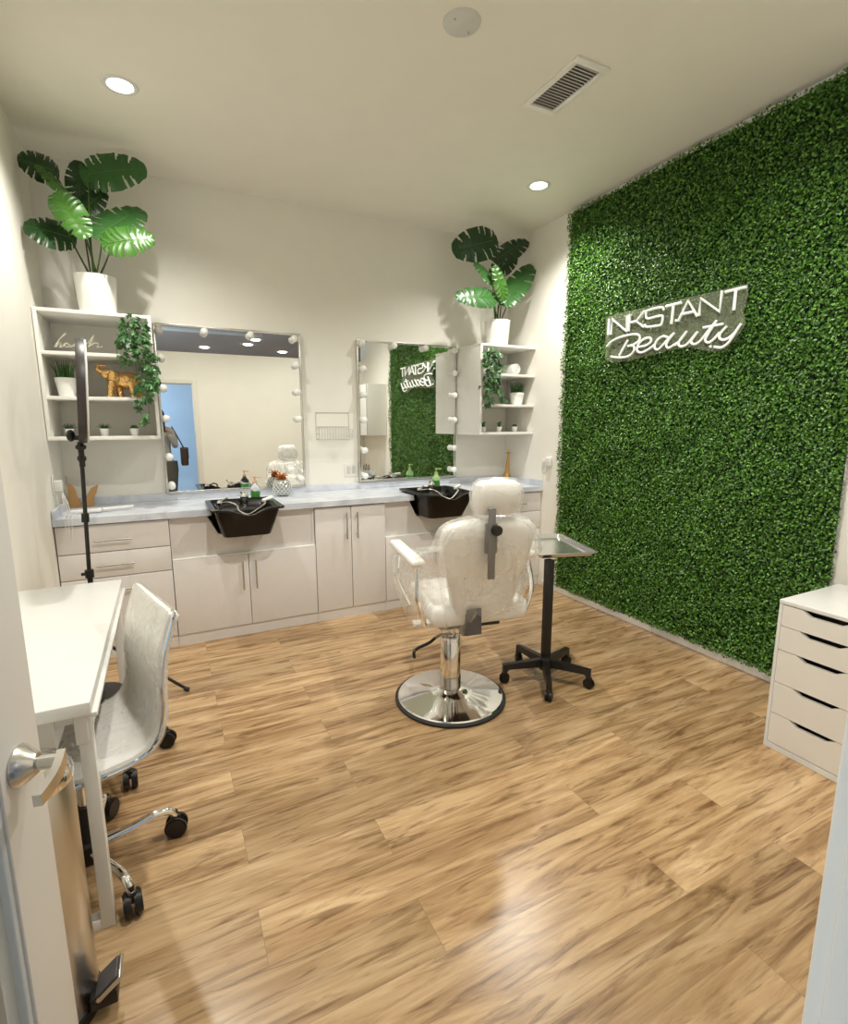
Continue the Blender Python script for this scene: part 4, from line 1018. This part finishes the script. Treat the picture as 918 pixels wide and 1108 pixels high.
# local x along the leaf from the hinge, local -y faces the opening
doorm = mat('door_paint', (.70, .685, .66), .4)
stl = .118
b = B().box(DLn-stl, DLn, 0, .042, .008, OH-.025, .002).box(0, stl, 0, .042, .008, OH-.025, .002).box(stl, DLn-stl, 0, .042, .008, .22, .002).box(stl, DLn-stl, 0, .042, OH-.16, OH-.025, .002)
link('door_frame', b, doorm, dr)
b = B()
for x in (stl, DLn-stl-.014): b.box(x, x+.014, .004, .016, .22, OH-.16, .003)
b.box(stl, DLn-stl, .004, .016, .22, .234, .003).box(stl, DLn-stl, .004, .016, OH-.174, OH-.16, .003)
link('glazing_bead', b, mat('bead_bluegrey', (.50, .55, .60), .35), dr)
link('door_glass', B().box(stl+.002, DLn-stl-.002, .018, .024, .222, OH-.162), pane, dr, smooth=False)
hx, hz = DLn-.072, .935
hd = link('door_handle', B().lathe([(0, .0), (.031, 0), (.033, .004), (.030, .012), (.016, .028), (0, .028)], close=True, seg=32), nickel, dr)
me = hd.data
me.transform(Matrix.Translation((hx, 0, hz)) @ Matrix.Rotation(R(90), 4, 'X'))
link('lever', B().cyl((hx, -.02, hz), (hx, -.058, hz), .011, seg=16).loft([[Vector((hx+.010-q*.088, -.058-.006*math.sin(q*3.1)+sy*.006, hz+sz*(.013-.004*q)-.012*q)) for sy, sz in ((-1, -1), (-1, 0), (-1, 1), (1, 1), (1, 0), (1, -1))] for q in (0, .2, .4, .6, .8, 1)]), nickel, dr)
link('latch_plate', B().box(DLn-.0005, DLn+.0015, .008, .034, hz-.03, hz+.03), nickel, dr)

t = thing('step_bin', 'tall brushed steel pedal bin standing behind the open door', 'trash can', (.262, -2.835, 0))
link('body', B().lathe([(.100, .025), (.103, .03), (.103, .63), (.100, .635), (0, .635)], close=True, seg=48), steel, t)
link('base_ring', B().lathe([(0, 0), (.107, 0), (.109, .01), (.107, .028), (0, .03)], close=True, seg=48), black, t)
link('lid', B().lathe([(.105, .636), (.106, .655), (.096, .672), (.06, .685), (0, .69)], close=True, seg=48), chrome, t)
pd = link('pedal', B().box(-.035, .035, -.035, .035, -.006, .006, .003, mtx=Matrix.Translation((.135, -.045, .085)) @ Matrix.Rotation(R(-38), 4, 'Y')), steel, t)
link('pedal_pad', B().box(-.030, .030, -.030, .030, .0065, .012, .003, mtx=Matrix.Translation((.135, -.045, .085)) @ Matrix.Rotation(R(-38), 4, 'Y')), darkgrey, pd)
link('pedal_arm', B().box(.09, .150, -.07, -.02, .03, .066, .004), black, t)

# ------------------------------------------------------------------ photographer in the doorway (only seen in the left mirror)
def skin_fig(name, verts, edges, m_, parent, sub=2):
    me = bpy.data.meshes.new(name); me.from_pydata([v[:3] for v in verts], edges, []); me.materials.append(m_)
    o = bpy.data.objects.new(name, me); COL.objects.link(o); o.parent = parent
    md_ = o.modifiers.new('skin', 'SKIN'); md_.use_smooth_shade = True
    for i, v in enumerate(verts):
        me.skin_vertices[0].data[i].radius = v[3] if isinstance(v[3], tuple) else (v[3], v[3]); me.skin_vertices[0].data[i].use_root = (i == 0)
    s_ = o.modifiers.new('sub', 'SUBSURF'); s_.levels = sub; s_.render_levels = sub
    return o

t = thing('person', 'person in a light grey top and dark trousers holding up a phone in the doorway', 'person', (.575, -4.47, 0))
clothg = mat('grey_top', (.42, .41, .38), .9, bump=.3, bscale=40); skinm = mat('skin', (.50, .27, .16), .5); trou = mat('striped_trousers', (.10, .095, .075), .9); hair = mat('hair_dark', (.03, .018, .012), .6)
bv = [(0, 0, .92, (.165, .11)), (0, .0, 1.08, (.135, .10)), (0, .01, 1.25, (.16, .11)), (0, 0, 1.38, (.13, .085)), (0, 0, 1.46, (.055, .055)),
      (-.18, 0, 1.37, .055), (.18, 0, 1.37, .055), (-.20, .06, 1.13, .043), (.20, .06, 1.13, .043), (-.055, .185, 1.335, .028), (.125, .185, 1.335, .028),
      (-.095, 0, .86, (.10, .10)), (.095, 0, .86, (.10, .10)), (-.10, .02, .47, .062), (.10, .02, .47, .062), (-.10, -.01, .09, .042), (.10, -.01, .09, .042), (-.10, .12, .035, (.035, .03)), (.10, .12, .035, (.035, .03))]
be = [(0, 1), (1, 2), (2, 3), (3, 4), (3, 5), (3, 6), (5, 7), (6, 8), (7, 9), (8, 10), (0, 11), (0, 12), (11, 13), (12, 14), (13, 15), (14, 16), (15, 17), (16, 18)]
body = skin_fig('body', bv, be, clothg, t)
tb = B()
for s_ in (-1, 1):
    tb.loft([[Vector((s_*.10+a_*(w_)*math.cos(2*math.pi*k/16), .01+a_*w_*1.02*math.sin(2*math.pi*k/16), z_)) for k in range(16)] for z_, w_, a_ in ((.93, .112, 1), (.80, .118, 1), (.60, .095, 1), (.47, .080, 1), (.25, .068, 1), (.10, .066, 1))])
link('trousers', tb, trou, t)
hb = B(); hb.sph((0, .01, 1.585), .078, (.92, 1.05, 1.32), 24).cyl((0, 0, 1.42), (0, .005, 1.53), .052, .048, 18)
hb.sph((0, .098, 1.575), .012, (.8, 1, 1.5)); hb.sph((-.074, .0, 1.58), .018, (.4, .8, 1.3)); hb.sph((.074, .0, 1.58), .018, (.4, .8, 1.3))
hd_ = link('head', hb, skinm, t)
link('eyes', B().sph((-.028, .078, 1.598), .011).sph((.028, .078, 1.598), .011), mat('eye_dark', (.05, .03, .02), .2), hd_)
link('mouth', B().sph((0, .083, 1.535), .014, (1.4, .5, .35)), mat('lips', (.45, .13, .11), .4), hd_)
link('hair', B().sph((0, -.018, 1.61), .088, (1, 1.02, 1.2), 24).sph((0, -.05, 1.48), .075, (1.1, .6, 1.4)), hair, hd_)
for s_ in (-1, 1):
    hx_, hy_ = (.047+s_*.055), .205
    pal = skin_fig('hand', [(hx_+s_*.020, hy_-.025, 1.335, .024), (hx_+s_*.010, hy_, 1.375, (.030, .016)), (hx_+s_*.002, hy_+.004, 1.41, (.030, .014))] +
        [(hx_+s_*(.014), hy_+.012-.001*f, 1.385+.014*f, .0085) for f in range(4)] + [(hx_-s_*.012, hy_+.030, 1.388+.014*f, .0075) for f in range(4)] + [(hx_-s_*.004, hy_-.004, 1.36, .010), (hx_-s_*.022, hy_+.004, 1.385, .008)],
        [(0, 1), (1, 2)] + [(1 if f < 2 else 2, 3+f) for f in range(4)] + [(3+f, 7+f) for f in range(4)] + [(0, 11), (11, 12)], skinm, body, 1)
ph = B().box(-.036, .036, -.004, .004, -.075, .075, .004)
p_ = tag(link('mobile_phone', ph, black), 'black phone held up by the person in the doorway', 'phone'); p_.location = (.622, -4.235, 1.43)
t = thing('shoulder_bag', 'dark brown boxy shoulder bag hanging at the right side of the person in the doorway', 'bag', (.885, -4.46, .86))
brn = mat('brown_leather', (.055, .032, .02), .45, bump=.3, bscale=40)
link('body', B().box(-.05, .05, -.11, .11, 0, .27, .02), brn, t)
link('flap', B().box(.051, .058, -.10, .10, .10, .272, .003), mat('bag_dark_trim', (.012, .011, .011), .5), t)
link('strap', B().tube(spl([(0, -.09, .26), (-.07, -.05, .42), (-.14, 0, .575), (-.07, .05, .42), (0, .09, .26)], 8), .009, 8), brn, t)
